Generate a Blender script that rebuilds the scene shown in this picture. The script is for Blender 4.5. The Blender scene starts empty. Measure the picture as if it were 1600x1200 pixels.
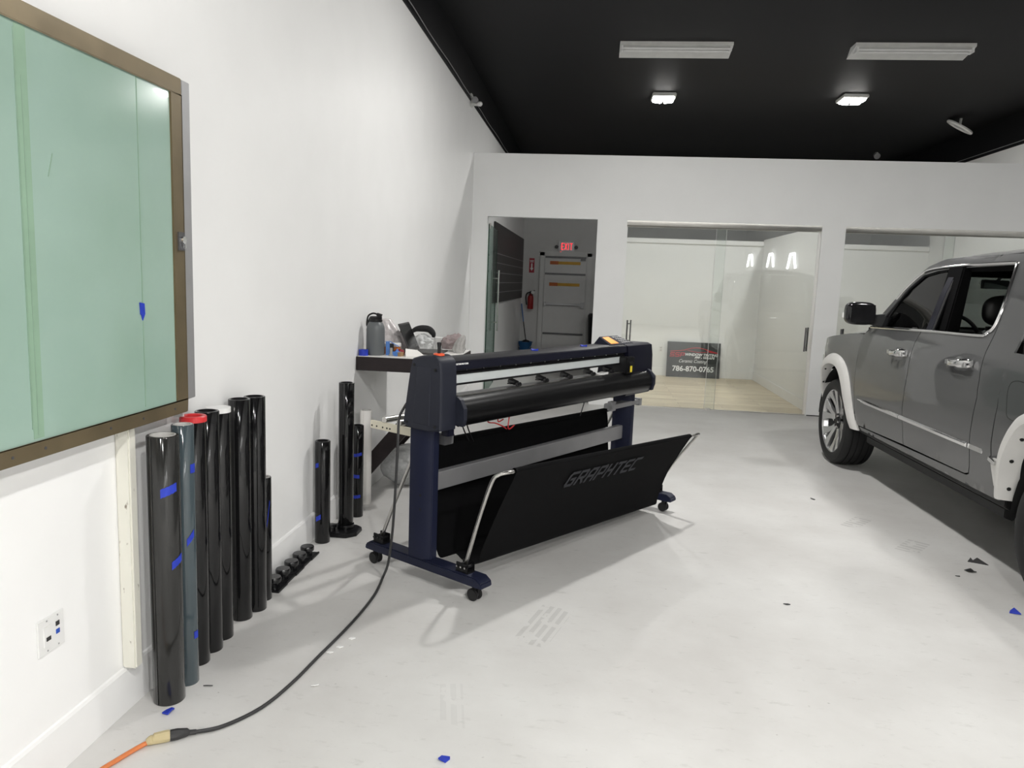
import bpy, bmesh, math, random
from mathutils import Vector, Matrix, noise
from mathutils.geometry import delaunay_2d_cdt

# ------------------------------------------------------------------ camera, world, light, exposure
S = bpy.context.scene
COL = S.collection

def cam_setup():
    p, r, y = 0.13748, 0.03742, -0.10110          # pitch down, roll, yaw
    f = Vector((math.sin(y)*math.cos(p), math.cos(y)*math.cos(p), -math.sin(p)))
    rt = Vector((math.cos(y), -math.sin(y), 0)); up = rt.cross(f)
    r2 = rt*math.cos(r) + up*math.sin(r); u2 = -rt*math.sin(r) + up*math.cos(r)
    cd = bpy.data.cameras.new('camera'); cd.sensor_width = 36; cd.lens = 1177/1600*36
    cd.clip_start = .05; cd.clip_end = 80
    o = bpy.data.objects.new('camera', cd); COL.objects.link(o)
    m = Matrix((r2, u2, -f)).transposed().to_4x4(); m.translation = (1.694, 0, 1.68)
    o.matrix_world = m
    S.camera = o
cam_setup()

W = bpy.data.worlds.new('world'); S.world = W; W.use_nodes = True
W.node_tree.nodes['Background'].inputs[0].default_value = (.55, .6, .7, 1)
W.node_tree.nodes['Background'].inputs[1].default_value = .02

S.view_settings.view_transform = 'Standard'; S.view_settings.look = 'None'
S.view_settings.exposure = 0.0; S.view_settings.gamma = 1; S.view_settings.use_curve_mapping = False

CEIL = 4.43
# x, y, watts of each ceiling lamp
LAMPS = [(2.58, 11.65, 52), (5.22, 11.6, 54), (2.60, 6.2, 100), (5.10, 5.8, 42), (2.60, -.3, 115), (5.0, -.6, 190), (2.6, -5.8, 250), (5.0, -5.8, 330)]
def room_lights():
    for x, y, e in LAMPS:
        d = bpy.data.lights.new('lamp_light', 'AREA'); d.shape = 'SQUARE'; d.size = .20
        d.energy = e; d.color = (1, .985, .955)
        o = bpy.data.objects.new('lamp_light', d); COL.objects.link(o); o.location = (x, y, CEIL-.095)
room_lights()

# ------------------------------------------------------------------ materials
def mat(name, col, rough=.5, metal=0, noise_amt=.06, nscale=8, bump=0, bscale=60, coat=0, spec=.5, emit=None, estr=0, rvar=0, trans=0, sheen=0):
    m = bpy.data.materials.new(name); m.use_nodes = True
    nt = m.node_tree; N = nt.nodes; L = nt.links; b = N['Principled BSDF']
    b.inputs['Roughness'].default_value = rough; b.inputs['Metallic'].default_value = metal
    b.inputs['Specular IOR Level'].default_value = spec
    b.inputs['Coat Weight'].default_value = coat; b.inputs['Coat Roughness'].default_value = .02
    if sheen: b.inputs['Sheen Weight'].default_value = sheen
    if trans: b.inputs['Transmission Weight'].default_value = trans
    tc = N.new('ShaderNodeTexCoord')
    nz = N.new('ShaderNodeTexNoise'); nz.inputs['Scale'].default_value = nscale; nz.inputs['Detail'].default_value = 4
    L.new(tc.outputs['Object'], nz.inputs['Vector'])
    rp = N.new('ShaderNodeValToRGB'); rp.color_ramp.elements[0].position = .3; rp.color_ramp.elements[1].position = .7
    c = col
    rp.color_ramp.elements[0].color = tuple(max(0, v*(1-noise_amt)) for v in c) + (1,)
    rp.color_ramp.elements[1].color = tuple(min(1, v*(1+noise_amt)) for v in c) + (1,)
    L.new(nz.outputs['Fac'], rp.inputs['Fac']); L.new(rp.outputs['Color'], b.inputs['Base Color'])
    if rvar:
        mr = N.new('ShaderNodeMapRange'); mr.inputs['To Min'].default_value = max(.02, rough-rvar); mr.inputs['To Max'].default_value = rough+rvar
        L.new(nz.outputs['Fac'], mr.inputs['Value']); L.new(mr.outputs['Result'], b.inputs['Roughness'])
    if bump:
        n2 = N.new('ShaderNodeTexNoise'); n2.inputs['Scale'].default_value = bscale; n2.inputs['Detail'].default_value = 3
        L.new(tc.outputs['Object'], n2.inputs['Vector'])
        bp = N.new('ShaderNodeBump'); bp.inputs['Strength'].default_value = bump; bp.inputs['Distance'].default_value = .02
        L.new(n2.outputs['Fac'], bp.inputs['Height']); L.new(bp.outputs['Normal'], b.inputs['Normal'])
    if emit:
        b.inputs['Emission Color'].default_value = emit + (1,); b.inputs['Emission Strength'].default_value = estr
    return m

def glass(name, tint, refl=1.0, rough=.01):
    """architectural glass: clear transmission with Fresnel mirror reflection"""
    m = bpy.data.materials.new(name); m.use_nodes = True
    nt = m.node_tree; N = nt.nodes; L = nt.links
    N.remove(N['Principled BSDF']); out = N['Material Output']
    tr = N.new('ShaderNodeBsdfTransparent'); gl = N.new('ShaderNodeBsdfGlossy'); gl.inputs['Roughness'].default_value = rough
    nz = N.new('ShaderNodeTexNoise'); nz.inputs['Scale'].default_value = 1.5
    rp = N.new('ShaderNodeValToRGB')
    rp.color_ramp.elements[0].color = tuple(t*.985 for t in tint)+(1,); rp.color_ramp.elements[1].color = tuple(tint)+(1,)
    L.new(nz.outputs['Fac'], rp.inputs['Fac']); L.new(rp.outputs['Color'], tr.inputs['Color'])
    fr = N.new('ShaderNodeFresnel'); fr.inputs['IOR'].default_value = 1.5
    mu = N.new('ShaderNodeMath'); mu.operation = 'MULTIPLY'; mu.inputs[1].default_value = refl; mu.use_clamp = True
    mx = N.new('ShaderNodeMixShader')
    L.new(fr.outputs['Fac'], mu.inputs[0]); L.new(mu.outputs[0], mx.inputs['Fac'])
    L.new(tr.outputs[0], mx.inputs[1]); L.new(gl.outputs[0], mx.inputs[2]); L.new(mx.outputs[0], out.inputs['Surface'])
    return m

def film_mat(name, tint, amount):
    """thin clear plastic: part see-through, part milky"""
    m = bpy.data.materials.new(name); m.use_nodes = True
    nt = m.node_tree; N = nt.nodes; L = nt.links; b = N['Principled BSDF']; out = N['Material Output']
    b.inputs['Roughness'].default_value = .22
    nz = N.new('ShaderNodeTexNoise'); nz.inputs['Scale'].default_value = 18; nz.inputs['Detail'].default_value = 5
    rp = N.new('ShaderNodeValToRGB'); rp.color_ramp.elements[0].position = .35; rp.color_ramp.elements[1].position = .65
    rp.color_ramp.elements[0].color = tuple(t*.82 for t in tint)+(1,); rp.color_ramp.elements[1].color = tuple(tint)+(1,)
    L.new(nz.outputs['Fac'], rp.inputs['Fac']); L.new(rp.outputs['Color'], b.inputs['Base Color'])
    tr = N.new('ShaderNodeBsdfTransparent'); mx = N.new('ShaderNodeMixShader'); mx.inputs['Fac'].default_value = amount
    L.new(tr.outputs[0], mx.inputs[1]); L.new(b.outputs[0], mx.inputs[2]); L.new(mx.outputs[0], out.inputs['Surface'])
    return m

def floor_mat():
    m = mat('painted_concrete', (.66, .655, .64), .42, bump=.04, bscale=25)
    nt = m.node_tree; N = nt.nodes; L = nt.links; b = N['Principled BSDF']
    tc = N.new('ShaderNodeTexCoord')
    n1 = N.new('ShaderNodeTexNoise'); n1.inputs['Scale'].default_value = 1.1; n1.inputs['Detail'].default_value = 6; n1.inputs['Roughness'].default_value = .6
    n2 = N.new('ShaderNodeTexNoise'); n2.inputs['Scale'].default_value = 9; n2.inputs['Detail'].default_value = 6; n2.inputs['Roughness'].default_value = .7
    L.new(tc.outputs['Object'], n1.inputs['Vector'])
    mp = N.new('ShaderNodeMapping'); mp.inputs['Rotation'].default_value = (0, 0, .5); mp.inputs['Scale'].default_value = (1, 2.6, 1)
    L.new(tc.outputs['Object'], mp.inputs['Vector']); L.new(mp.outputs[0], n2.inputs['Vector'])
    r1 = N.new('ShaderNodeValToRGB'); r1.color_ramp.elements[0].position = .32; r1.color_ramp.elements[1].position = .7
    r1.color_ramp.elements[0].color = (.575, .562, .545, 1); r1.color_ramp.elements[1].color = (.70, .695, .68, 1)
    r2 = N.new('ShaderNodeValToRGB'); r2.color_ramp.elements[0].position = .25; r2.color_ramp.elements[1].position = .42
    r2.color_ramp.elements[0].color = (.80, .80, .79, 1); r2.color_ramp.elements[1].color = (1, 1, 1, 1)
    L.new(n1.outputs['Fac'], r1.inputs['Fac']); L.new(n2.outputs['Fac'], r2.inputs['Fac'])
    mx = N.new('ShaderNodeMixRGB'); mx.blend_type = 'MULTIPLY'; mx.inputs['Fac'].default_value = 1
    L.new(r1.outputs['Color'], mx.inputs[1]); L.new(r2.outputs['Color'], mx.inputs[2])
    n3 = N.new('ShaderNodeTexNoise'); n3.inputs['Scale'].default_value = 30; n3.inputs['Detail'].default_value = 3
    L.new(tc.outputs['Object'], n3.inputs['Vector'])
    r3 = N.new('ShaderNodeValToRGB'); r3.color_ramp.elements[0].position = .22; r3.color_ramp.elements[1].position = .27
    r3.color_ramp.elements[0].color = (.62, .61, .6, 1); r3.color_ramp.elements[1].color = (1, 1, 1, 1)
    L.new(n3.outputs['Fac'], r3.inputs['Fac'])
    mx3 = N.new('ShaderNodeMixRGB'); mx3.blend_type = 'MULTIPLY'; mx3.inputs['Fac'].default_value = 1
    L.new(mx.outputs[0], mx3.inputs[1]); L.new(r3.outputs['Color'], mx3.inputs[2])
    # tyre tread prints: striped patches of rubber left on the paint
    sep = N.new('ShaderNodeSeparateXYZ')
    last = mx3.outputs[0]
    def math_(op, a, bb):
        q = N.new('ShaderNodeMath'); q.operation = op
        for i, v in enumerate((a, bb)):
            if v is None: continue
            if isinstance(v, (int, float)): q.inputs[i].default_value = v
            else: L.new(v, q.inputs[i])
        return q.outputs[0]
    for (cx, cy, rot, hw, hl, freq, dark) in ((1.54, 3.52, -.28, .085, .22, 150, .86), (3.72, 5.62, .9, .16, .06, 120, .80), (3.93, 5.15, .9, .15, .07, 120, .82), (1.22, 2.75, .2, .05, .16, 150, .94)):
        m2 = N.new('ShaderNodeMapping'); m2.vector_type = 'TEXTURE'
        m2.inputs['Location'].default_value = (cx, cy, 0); m2.inputs['Rotation'].default_value = (0, 0, rot)
        L.new(tc.outputs['Object'], m2.inputs['Vector'])
        s2 = N.new('ShaderNodeSeparateXYZ'); L.new(m2.outputs[0], s2.inputs[0])
        ax = math_('ABSOLUTE', s2.outputs[0], None); ay = math_('ABSOLUTE', s2.outputs[1], None)
        inx = math_('LESS_THAN', ax, hw); iny = math_('LESS_THAN', ay, hl)
        wv = math_('GREATER_THAN', math_('SINE', math_('MULTIPLY', s2.outputs[0], freq), None), -.25)
        br = N.new('ShaderNodeTexNoise'); br.inputs['Scale'].default_value = 9; L.new(m2.outputs[0], br.inputs['Vector'])
        bk = math_('GREATER_THAN', br.outputs['Fac'], .44)
        k = math_('MULTIPLY', math_('MULTIPLY', inx, iny), math_('MULTIPLY', wv, bk))
        mm = N.new('ShaderNodeMixRGB'); mm.blend_type = 'MULTIPLY'; mm.inputs[2].default_value = (dark, dark, dark, 1)
        L.new(k, mm.inputs['Fac']); L.new(last, mm.inputs[1]); last = mm.outputs[0]
    L.new(last, b.inputs['Base Color'])
    mr = N.new('ShaderNodeMapRange'); mr.inputs['To Min'].default_value = .34; mr.inputs['To Max'].default_value = .52
    L.new(n2.outputs['Fac'], mr.inputs['Value']); L.new(mr.outputs[0], b.inputs['Roughness'])
    return m

def plank_mat():
    m = mat('pale_oak_planks', (.5, .42, .3), .38)
    nt = m.node_tree; N = nt.nodes; L = nt.links; b = N['Principled BSDF']
    tc = N.new('ShaderNodeTexCoord')
    br = N.new('ShaderNodeTexBrick'); br.inputs['Scale'].default_value = 1
    br.inputs['Brick Width'].default_value = 1.2; br.inputs['Row Height'].default_value = .16; br.inputs['Mortar Size'].default_value = .002
    br.inputs['Color1'].default_value = (.80, .70, .53, 1); br.inputs['Color2'].default_value = (.66, .56, .41, 1); br.inputs['Mortar'].default_value = (.25, .2, .14, 1)
    L.new(tc.outputs['Object'], br.inputs['Vector'])
    mp = N.new('ShaderNodeMapping'); mp.inputs['Scale'].default_value = (1.2, 14, 1); L.new(tc.outputs['Object'], mp.inputs['Vector'])
    nz = N.new('ShaderNodeTexNoise'); nz.inputs['Scale'].default_value = 2.5; nz.inputs['Detail'].default_value = 6; L.new(mp.outputs[0], nz.inputs['Vector'])
    rp = N.new('ShaderNodeValToRGB'); rp.color_ramp.elements[0].color = (.72, .72, .72, 1); rp.color_ramp.elements[1].color = (1.12, 1.12, 1.1, 1)
    rp.color_ramp.elements[0].position = .3; rp.color_ramp.elements[1].position = .7
    L.new(nz.outputs['Fac'], rp.inputs['Fac'])
    mx = N.new('ShaderNodeMixRGB'); mx.blend_type = 'MULTIPLY'; mx.inputs['Fac'].default_value = 1
    L.new(br.outputs['Color'], mx.inputs[1]); L.new(rp.outputs['Color'], mx.inputs[2]); L.new(mx.outputs[0], b.inputs['Base Color'])
    return m

def worn_paint_mat():
    m = mat('chipped_cream_paint', (.74, .73, .66), .5)
    nt = m.node_tree; N = nt.nodes; L = nt.links; b = N['Principled BSDF']
    tc = N.new('ShaderNodeTexCoord'); mp = N.new('ShaderNodeMapping'); mp.inputs['Scale'].default_value = (1, 1, .35); L.new(tc.outputs['Object'], mp.inputs['Vector'])
    nz = N.new('ShaderNodeTexNoise'); nz.inputs['Scale'].default_value = 42; nz.inputs['Detail'].default_value = 5; L.new(mp.outputs[0], nz.inputs['Vector'])
    rp = N.new('ShaderNodeValToRGB'); rp.color_ramp.elements[0].position = .29; rp.color_ramp.elements[1].position = .345
    rp.color_ramp.elements[0].color = (.22, .19, .15, 1); rp.color_ramp.elements[1].color = (.70, .69, .62, 1)
    L.new(nz.outputs['Fac'], rp.inputs['Fac']); L.new(rp.outputs['Color'], b.inputs['Base Color'])
    return m

def board_mat():
    """pale green back-painted glass with smudges"""
    m = mat('green_backed_glass', (.33, .49, .40), .16, coat=.35)
    nt = m.node_tree; N = nt.nodes; L = nt.links; b = N['Principled BSDF']
    tc = N.new('ShaderNodeTexCoord')
    nz = N.new('ShaderNodeTexNoise'); nz.inputs['Scale'].default_value = 2.2; nz.inputs['Detail'].default_value = 4; L.new(tc.outputs['Object'], nz.inputs['Vector'])
    rp = N.new('ShaderNodeValToRGB'); rp.color_ramp.elements[0].position = .3; rp.color_ramp.elements[1].position = .72
    rp.color_ramp.elements[0].color = (.29, .42, .345, 1); rp.color_ramp.elements[1].color = (.335, .47, .405, 1)
    L.new(nz.outputs['Fac'], rp.inputs['Fac']); L.new(rp.outputs['Color'], b.inputs['Base Color'])
    return m

M = {}
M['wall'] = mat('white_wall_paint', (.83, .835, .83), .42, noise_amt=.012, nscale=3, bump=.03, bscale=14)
M['wall_lit'] = mat('white_wall_paint_lit', (.90, .90, .895), .42, noise_amt=.012, nscale=3, bump=.03, bscale=14)  # same paint as the partition, lightened to stand in for stronger light
M['trimw'] = mat('white_trim_paint', (.85, .85, .845), .35, noise_amt=.012)
M['black_ceiling'] = mat('black_ceiling_paint', (.0065, .0065, .0078), .6, noise_amt=.25, nscale=.6, spec=.25)
M['floor'] = floor_mat(); M['plank'] = plank_mat()
M['glass_clear'] = glass('clear_door_glass', (.95, .966, .957), 1.0)
M['glass_dark'] = glass('tinted_side_glass', (.07, .07, .075), 1.0)
M['glass_wind'] = glass('windscreen_glass', (.66, .74, .70), .8)
M['steel'] = mat('brushed_steel', (.55, .54, .52), .28, 1, .05, 30)
M['chrome'] = mat('chrome', (.72, .72, .72), .09, 1, .02)
M['alu'] = mat('satin_aluminium', (.62, .61, .58), .34, 1, .04)
M['greyalu'] = mat('grey_aluminium', (.42, .42, .43), .42, .6, .05)
M['bronze'] = mat('bronze_metal_frame', (.19, .15, .088), .34, .55, .14, 6, rvar=.08)
M['board'] = board_mat()
M['boardline'] = mat('green_seam_line', (.22, .34, .25), .3)
M['boardband'] = mat('green_band', (.27, .41, .30), .22)
M['cream'] = worn_paint_mat()
M['navy'] = mat('navy_powder_coat', (.010, .0125, .032), .45, noise_amt=.04, bump=.02, bscale=300, spec=.3)
M['navy2'] = mat('navy_plastic', (.016, .018, .029), .5, noise_amt=.04, bump=.03, bscale=400, spec=.3)
M['navydark'] = mat('dark_navy_fascia', (.004, .0045, .013), .45, noise_amt=.04, spec=.25)
M['black'] = mat('black_plastic', (.006, .006, .007), .38, noise_amt=.1, spec=.35)
M['roller'] = mat('black_coated_guide', (.004, .004, .0045), .31, noise_amt=.1, spec=.3)
M['wall_far'] = mat('white_wall_paint_shaded', (.60, .60, .59), .5, noise_amt=.015)  # white wall paint darkened: the dim corridor's shade is put into the colour
M['blackgloss'] = mat('glossy_black_plastic', (.008, .008, .009), .16, noise_amt=.1, rvar=.04)
M['rubber'] = mat('black_rubber', (.007, .007, .0075), .65, noise_amt=.12)
M['cloth'] = mat('black_nylon_cloth', (.0035, .0035, .004), .9, noise_amt=.12, nscale=20, bump=.05, bscale=250, spec=.12)
M['logo'] = mat('grey_printed_logo', (.032, .033, .038), .7, spec=.2)
M['railsilver'] = mat('bright_anodised_rail', (.70, .745, .745), .4, .25, .02)
M['beamtop'] = mat('dark_grey_beam_top', (.018, .018, .022), .42, spec=.3)
M['creamsteel'] = mat('cream_painted_steel', (.66, .62, .50), .45, noise_amt=.03)
M['white'] = mat('white_plastic', (.78, .78, .77), .38, noise_amt=.02)
M['paper'] = mat('white_paper', (.82, .80, .77), .8, noise_amt=.02)
M['orange'] = mat('orange_plastic', (.80, .10, .03), .4)
M['screen'] = mat('orange_lcd_screen', (.7, .25, .05), .3, emit=(1.0, .36, .06), estr=.75)
M['yellow'] = mat('yellow_label', (.75, .6, .04), .5)
M['film'] = mat('charcoal_window_film', (.007, .007, .0075), .06, noise_amt=.1, nscale=4, spec=.42)
M['filmgrey'] = mat('grey_window_film', (.022, .022, .021), .07, noise_amt=.1, nscale=4, spec=.45)
M['filmblue'] = mat('blue_grey_window_film', (.055, .075, .085), .07, noise_amt=.1, nscale=4, spec=.6)
M['red'] = mat('red_plastic_cap', (.62, .035, .04), .35)
M['card'] = mat('grey_cardboard_core', (.55, .54, .52), .75)
M['tape'] = mat('blue_painters_tape', (.012, .035, .42), .6, noise_amt=.12, nscale=40)
M['filmscrap'] = mat('dark_film_scrap', (.035, .035, .036), .35, noise_amt=.3, nscale=60)
M['espresso'] = mat('espresso_wood', (.022, .016, .017), .55, noise_amt=.2, nscale=14, spec=.3)
M['whitetop'] = mat('white_laminate', (.78, .76, .73), .35, noise_amt=.02)
M['jug'] = mat('grey_insulated_bottle', (.115, .125, .13), .35, noise_amt=.03)
M['bluebox'] = mat('blue_carton', (.07, .20, .55), .5)
M['kraft'] = mat('kraft_carton', (.32, .20, .10), .7)
M['orangeprint'] = mat('orange_printed_label', (.62, .20, .03), .5)
M['darkred'] = mat('dark_red_cloth', (.22, .01, .02), .7)
M['bagwhite'] = film_mat('white_plastic_bag', (.74, .70, .70), .85)
M['bagpink'] = film_mat('brownish_plastic_bag', (.36, .29, .29), .88)
M['bagclear'] = film_mat('clear_plastic_bag', (.55, .55, .53), .55)
M['bagfloor'] = film_mat('clear_white_plastic_wrap', (.62, .63, .63), .8)
M['laptop'] = mat('dark_grey_laptop', (.055, .052, .052), .4, .3)
M['keys'] = mat('laptop_keys', (.10, .10, .10), .5)
M['fabricgrey'] = mat('grey_white_cloth', (.60, .61, .61), .85, noise_amt=.2, nscale=30)
M['fabricblack'] = mat('black_cloth', (.01, .01, .011), .8)
M['cord'] = mat('black_cord', (.025, .025, .026), .5)
M['cordor'] = mat('orange_cord', (.62, .19, .06), .5)
M['plugtan'] = mat('tan_plug', (.50, .42, .24), .6)
M['paint'] = mat('grey_car_paint', (.075, .076, .078), .45, noise_amt=.012, nscale=2, coat=1.0, spec=.15)
M['primer'] = mat('white_fender_flare', (.70, .69, .67), .45, noise_amt=.02)
M['hole'] = mat('dark_hole', (.006, .006, .006), .8)
M['intdark'] = mat('black_interior', (.003, .003, .0035), .8, noise_amt=.15, spec=.1)
M['seat'] = mat('black_leather', (.009, .009, .0095), .45, noise_amt=.1)
M['rimsilver'] = mat('machined_wheel_face', (.62, .62, .62), .24, .85, .05, 12)
M['rimdark'] = mat('dark_wheel_pocket', (.010, .010, .011), .5, spec=.25)
M['lamplens'] = mat('lit_lamp_lens', (.9, .9, .88), .4, emit=(1, .985, .95), estr=30)
M['tubelight'] = mat('lit_tube', (.9, .9, .9), .4, emit=(1, 1, 1), estr=26)
M['fixture'] = mat('white_fixture_enamel', (.62, .62, .60), .4)
M['tubeoff'] = mat('unlit_tube', (.75, .75, .74), .2)
M['exitred'] = mat('lit_red_letters', (.7, .02, .03), .4, emit=(1, .05, .07), estr=1.1)
M['extred'] = mat('red_cylinder_paint', (.30, .012, .012), .35)
M['signred'] = mat('red_sign', (.35, .012, .03), .5)
M['darkpanel'] = mat('charcoal_slat_panel', (.028, .026, .027), .5, noise_amt=.1)
M['slatline'] = mat('aluminium_groove', (.22, .22, .22), .4)
M['doorgrey'] = mat('grey_white_door_paint', (.66, .66, .65), .5, noise_amt=.02)
M['doorbar'] = mat('dark_steel_bar', (.12, .12, .125), .4, .5)
M['caution'] = mat('caution_strip', (.62, .34, .02), .5)
M['caution2'] = mat('caution_strip_orange', (.5, .12, .015), .5)
M['bucket'] = mat('blue_bucket', (.012, .10, .26), .4)
M['bluehandle'] = mat('blue_mop_handle', (.03, .12, .35), .4)
M['signboard'] = mat('charcoal_sign_board', (.030, .032, .033), .35)
M['signwhite'] = mat('white_lettering', (.80, .80, .80), .5)
M['signrose'] = mat('red_lettering', (.50, .025, .04), .5)
M['socket'] = mat('dark_socket', (.03, .03, .03), .5)
M['socketblue'] = mat('blue_socket', (.02, .08, .45), .5)
M['paperfleck'] = mat('white_paper_fleck', (.85, .85, .84), .8)

# ------------------------------------------------------------------ helpers
def V(*a): return Vector(a)

class MB:
    """collects shapes in one bmesh; build() links them as ONE mesh object"""
    def __init__(s): s.bm = bmesh.new()
    def box(s, c, d, rot=None):
        mt = Matrix.Translation(c)
        if rot is not None: mt = mt @ (rot.to_4x4() if isinstance(rot, Matrix) else Matrix.Rotation(rot, 4, 'Z'))
        bmesh.ops.create_cube(s.bm, size=1, matrix=mt @ Matrix.Diagonal((d[0], d[1], d[2], 1)))
        return s
    def mm(s, x0, x1, y0, y1, z0, z1):
        return s.box(((x0+x1)/2, (y0+y1)/2, (z0+z1)/2), (abs(x1-x0), abs(y1-y0), abs(z1-z0)))
    def ring(s, pts): return [s.bm.verts.new(p) for p in pts]
    def bridge(s, a, b):
        n = len(a)
        for i in range(n):
            try: s.bm.faces.new((a[i], a[(i+1) % n], b[(i+1) % n], b[i]))
            except ValueError: pass
    def prism(s, A, B):
        """two matching loops of points -> closed solid"""
        a = s.ring(A); b = s.ring(B); s.bridge(a, b)
        s.bm.faces.new(a[::-1]); s.bm.faces.new(b)
        return s
    def loft(s, rings, cap=True, closed=True):
        R = [s.ring(r) for r in rings]
        for a, b in zip(R, R[1:]):
            n = len(a)
            for i in range(n if closed else n-1):
                s.bm.faces.new((a[i], a[(i+1) % n], b[(i+1) % n], b[i]))
        if cap and closed:
            s.bm.faces.new(R[0][::-1]); s.bm.faces.new(R[-1])
        return s
    def cyl(s, p0, p1, r, r2=None, seg=20, cap=True):
        return s.tube([p0, p1], [r, r if r2 is None else r2], seg, cap)
    def tube(s, path, r, seg=10, cap=True):
        path = [Vector(p) for p in path]; n = len(path)
        rs = r if isinstance(r, (list, tuple)) else [r]*n
        t = (path[1]-path[0]).normalized()
        up = Vector((0, 0, 1)) if abs(t.z) < .9 else Vector((1, 0, 0))
        x = t.cross(up).normalized(); rings = []
        for i, p in enumerate(path):
            if i == 0: t = path[1]-path[0]
            elif i == n-1: t = path[-1]-path[-2]
            else: t = (path[i+1]-p).normalized() + (p-path[i-1]).normalized()
            t.normalize(); x = (x - t*x.dot(t)).normalized(); y = t.cross(x)
            rings.append([p + (x*math.cos(2*math.pi*k/seg) + y*math.sin(2*math.pi*k/seg))*rs[i] for k in range(seg)])
        return s.loft(rings, cap)
    def lathe(s, prof, c=(0, 0, 0), seg=32, frame=None, a0=0, a1=2*math.pi):
        """profile (radius, height) about the local z axis (or frame = 3x3 matrix)"""
        c = Vector(c); full = abs(a1-a0-2*math.pi) < 1e-6
        rows = []
        for (r, z) in prof:
            row = []
            for k in range(seg if full else seg+1):
                a = a0+(a1-a0)*k/seg
                p = Vector((r*math.cos(a), r*math.sin(a), z))
                row.append(s.bm.verts.new(c + (frame @ p if frame else p)))
            rows.append(row)
        for a, b in zip(rows, rows[1:]):
            n = len(a)
            for i in range(n if full else n-1):
                s.bm.faces.new((a[i], a[(i+1) % n], b[(i+1) % n], b[i]))
        return s
    def blob(s, c, sc, sub=3, fn=None):
        r = bmesh.ops.create_icosphere(s.bm, subdivisions=sub, radius=1)
        for v in r['verts']:
            p = v.co.copy(); q = fn(p) if fn else p
            v.co = Vector(c) + Vector((q.x*sc[0], q.y*sc[1], q.z*sc[2]))
        return s
    def build(s, name, m, parent=None, ang=35, bevel=0, bseg=2, loc=None, rotz=0):
        bm = s.bm
        bmesh.ops.remove_doubles(bm, verts=bm.verts, dist=1e-6)
        bmesh.ops.recalc_face_normals(bm, faces=bm.faces)
        if bevel:
            es = [e for e in bm.edges if len(e.link_faces) == 2 and e.calc_face_angle(0) > math.radians(40)]
            bmesh.ops.bevel(bm, geom=es, offset=bevel, segments=bseg, affect='EDGES', clamp_overlap=True)
        for f in bm.faces: f.smooth = True
        for e in bm.edges: e.smooth = len(e.link_faces) == 2 and e.calc_face_angle(0) < math.radians(ang)
        me = bpy.data.meshes.new(name); bm.to_mesh(me); bm.free()
        me.materials.append(M[m] if isinstance(m, str) else m)
        o = bpy.data.objects.new(name, me); COL.objects.link(o)
        if parent: o.parent = parent
        if loc: o.location = loc
        if rotz: o.rotation_euler = (0, 0, rotz)
        return o

def tag(o, label, cat, group=None):
    o['label'] = label; o['category'] = cat
    if group: o['group'] = group
    return o
def thing(name, label, cat, loc=(0, 0, 0), rotz=0, group=None):
    o = bpy.data.objects.new(name, None); COL.objects.link(o)
    o.empty_display_size = .1
    o.location = loc; o.rotation_euler = (0, 0, rotz)
    return tag(o, label, cat, group)
def struct(o, label=None):
    o['kind'] = 'structure'
    if label: o['label'] = label
    return o
def copy_thing(root, loc=None, rotz=None, label=None):
    r = root.copy(); COL.objects.link(r)
    if loc is not None: r.location = loc
    if rotz is not None: r.rotation_euler = (0, 0, rotz)
    if label: r['label'] = label
    for ch in list(root.children):
        c = ch.copy(); COL.objects.link(c); c.parent = r
        for g in list(ch.children):
            d = g.copy(); COL.objects.link(d); d.parent = c
    return r
def smooth(pts, n=6, closed=False):
    """Catmull-Rom through points"""
    P = [Vector(p) for p in pts]; out = []; m = len(P)
    for i in range(m if closed else m-1):
        g = lambda k: P[k % m] if closed else P[max(0, min(m-1, k))]
        a, b, c, d = g(i-1), g(i), g(i+1), g(i+2)
        for k in range(n):
            t = k/n
            out.append(.5*((2*b)+(c-a)*t+(2*a-5*b+4*c-d)*t*t+(3*b-a-3*c+d)*t**3))
    if not closed: out.append(P[-1])
    return out
def text_obj(name, body, size, m, parent, loc, rot, shear=0, bold=0, xscale=1, spacing=1, depth=.0006, align='LEFT'):
    cu = bpy.data.curves.new(name, 'FONT'); cu.body = body; cu.size = size; cu.shear = shear; cu.offset = bold
    cu.extrude = depth; cu.space_character = spacing; cu.align_x = align; cu.resolution_u = 3
    t = bpy.data.objects.new(name, cu); COL.objects.link(t)
    bpy.context.view_layer.update()
    me = bpy.data.meshes.new_from_object(t.evaluated_get(bpy.context.evaluated_depsgraph_get()))
    bpy.data.objects.remove(t); bpy.data.curves.remove(cu)
    me.name = name; me.materials.clear(); me.materials.append(M[m])
    for v in me.vertices: v.co.x *= xscale
    o = bpy.data.objects.new(name, me); COL.objects.link(o); o.parent = parent; o.location = loc; o.rotation_euler = rot
    return o
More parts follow.
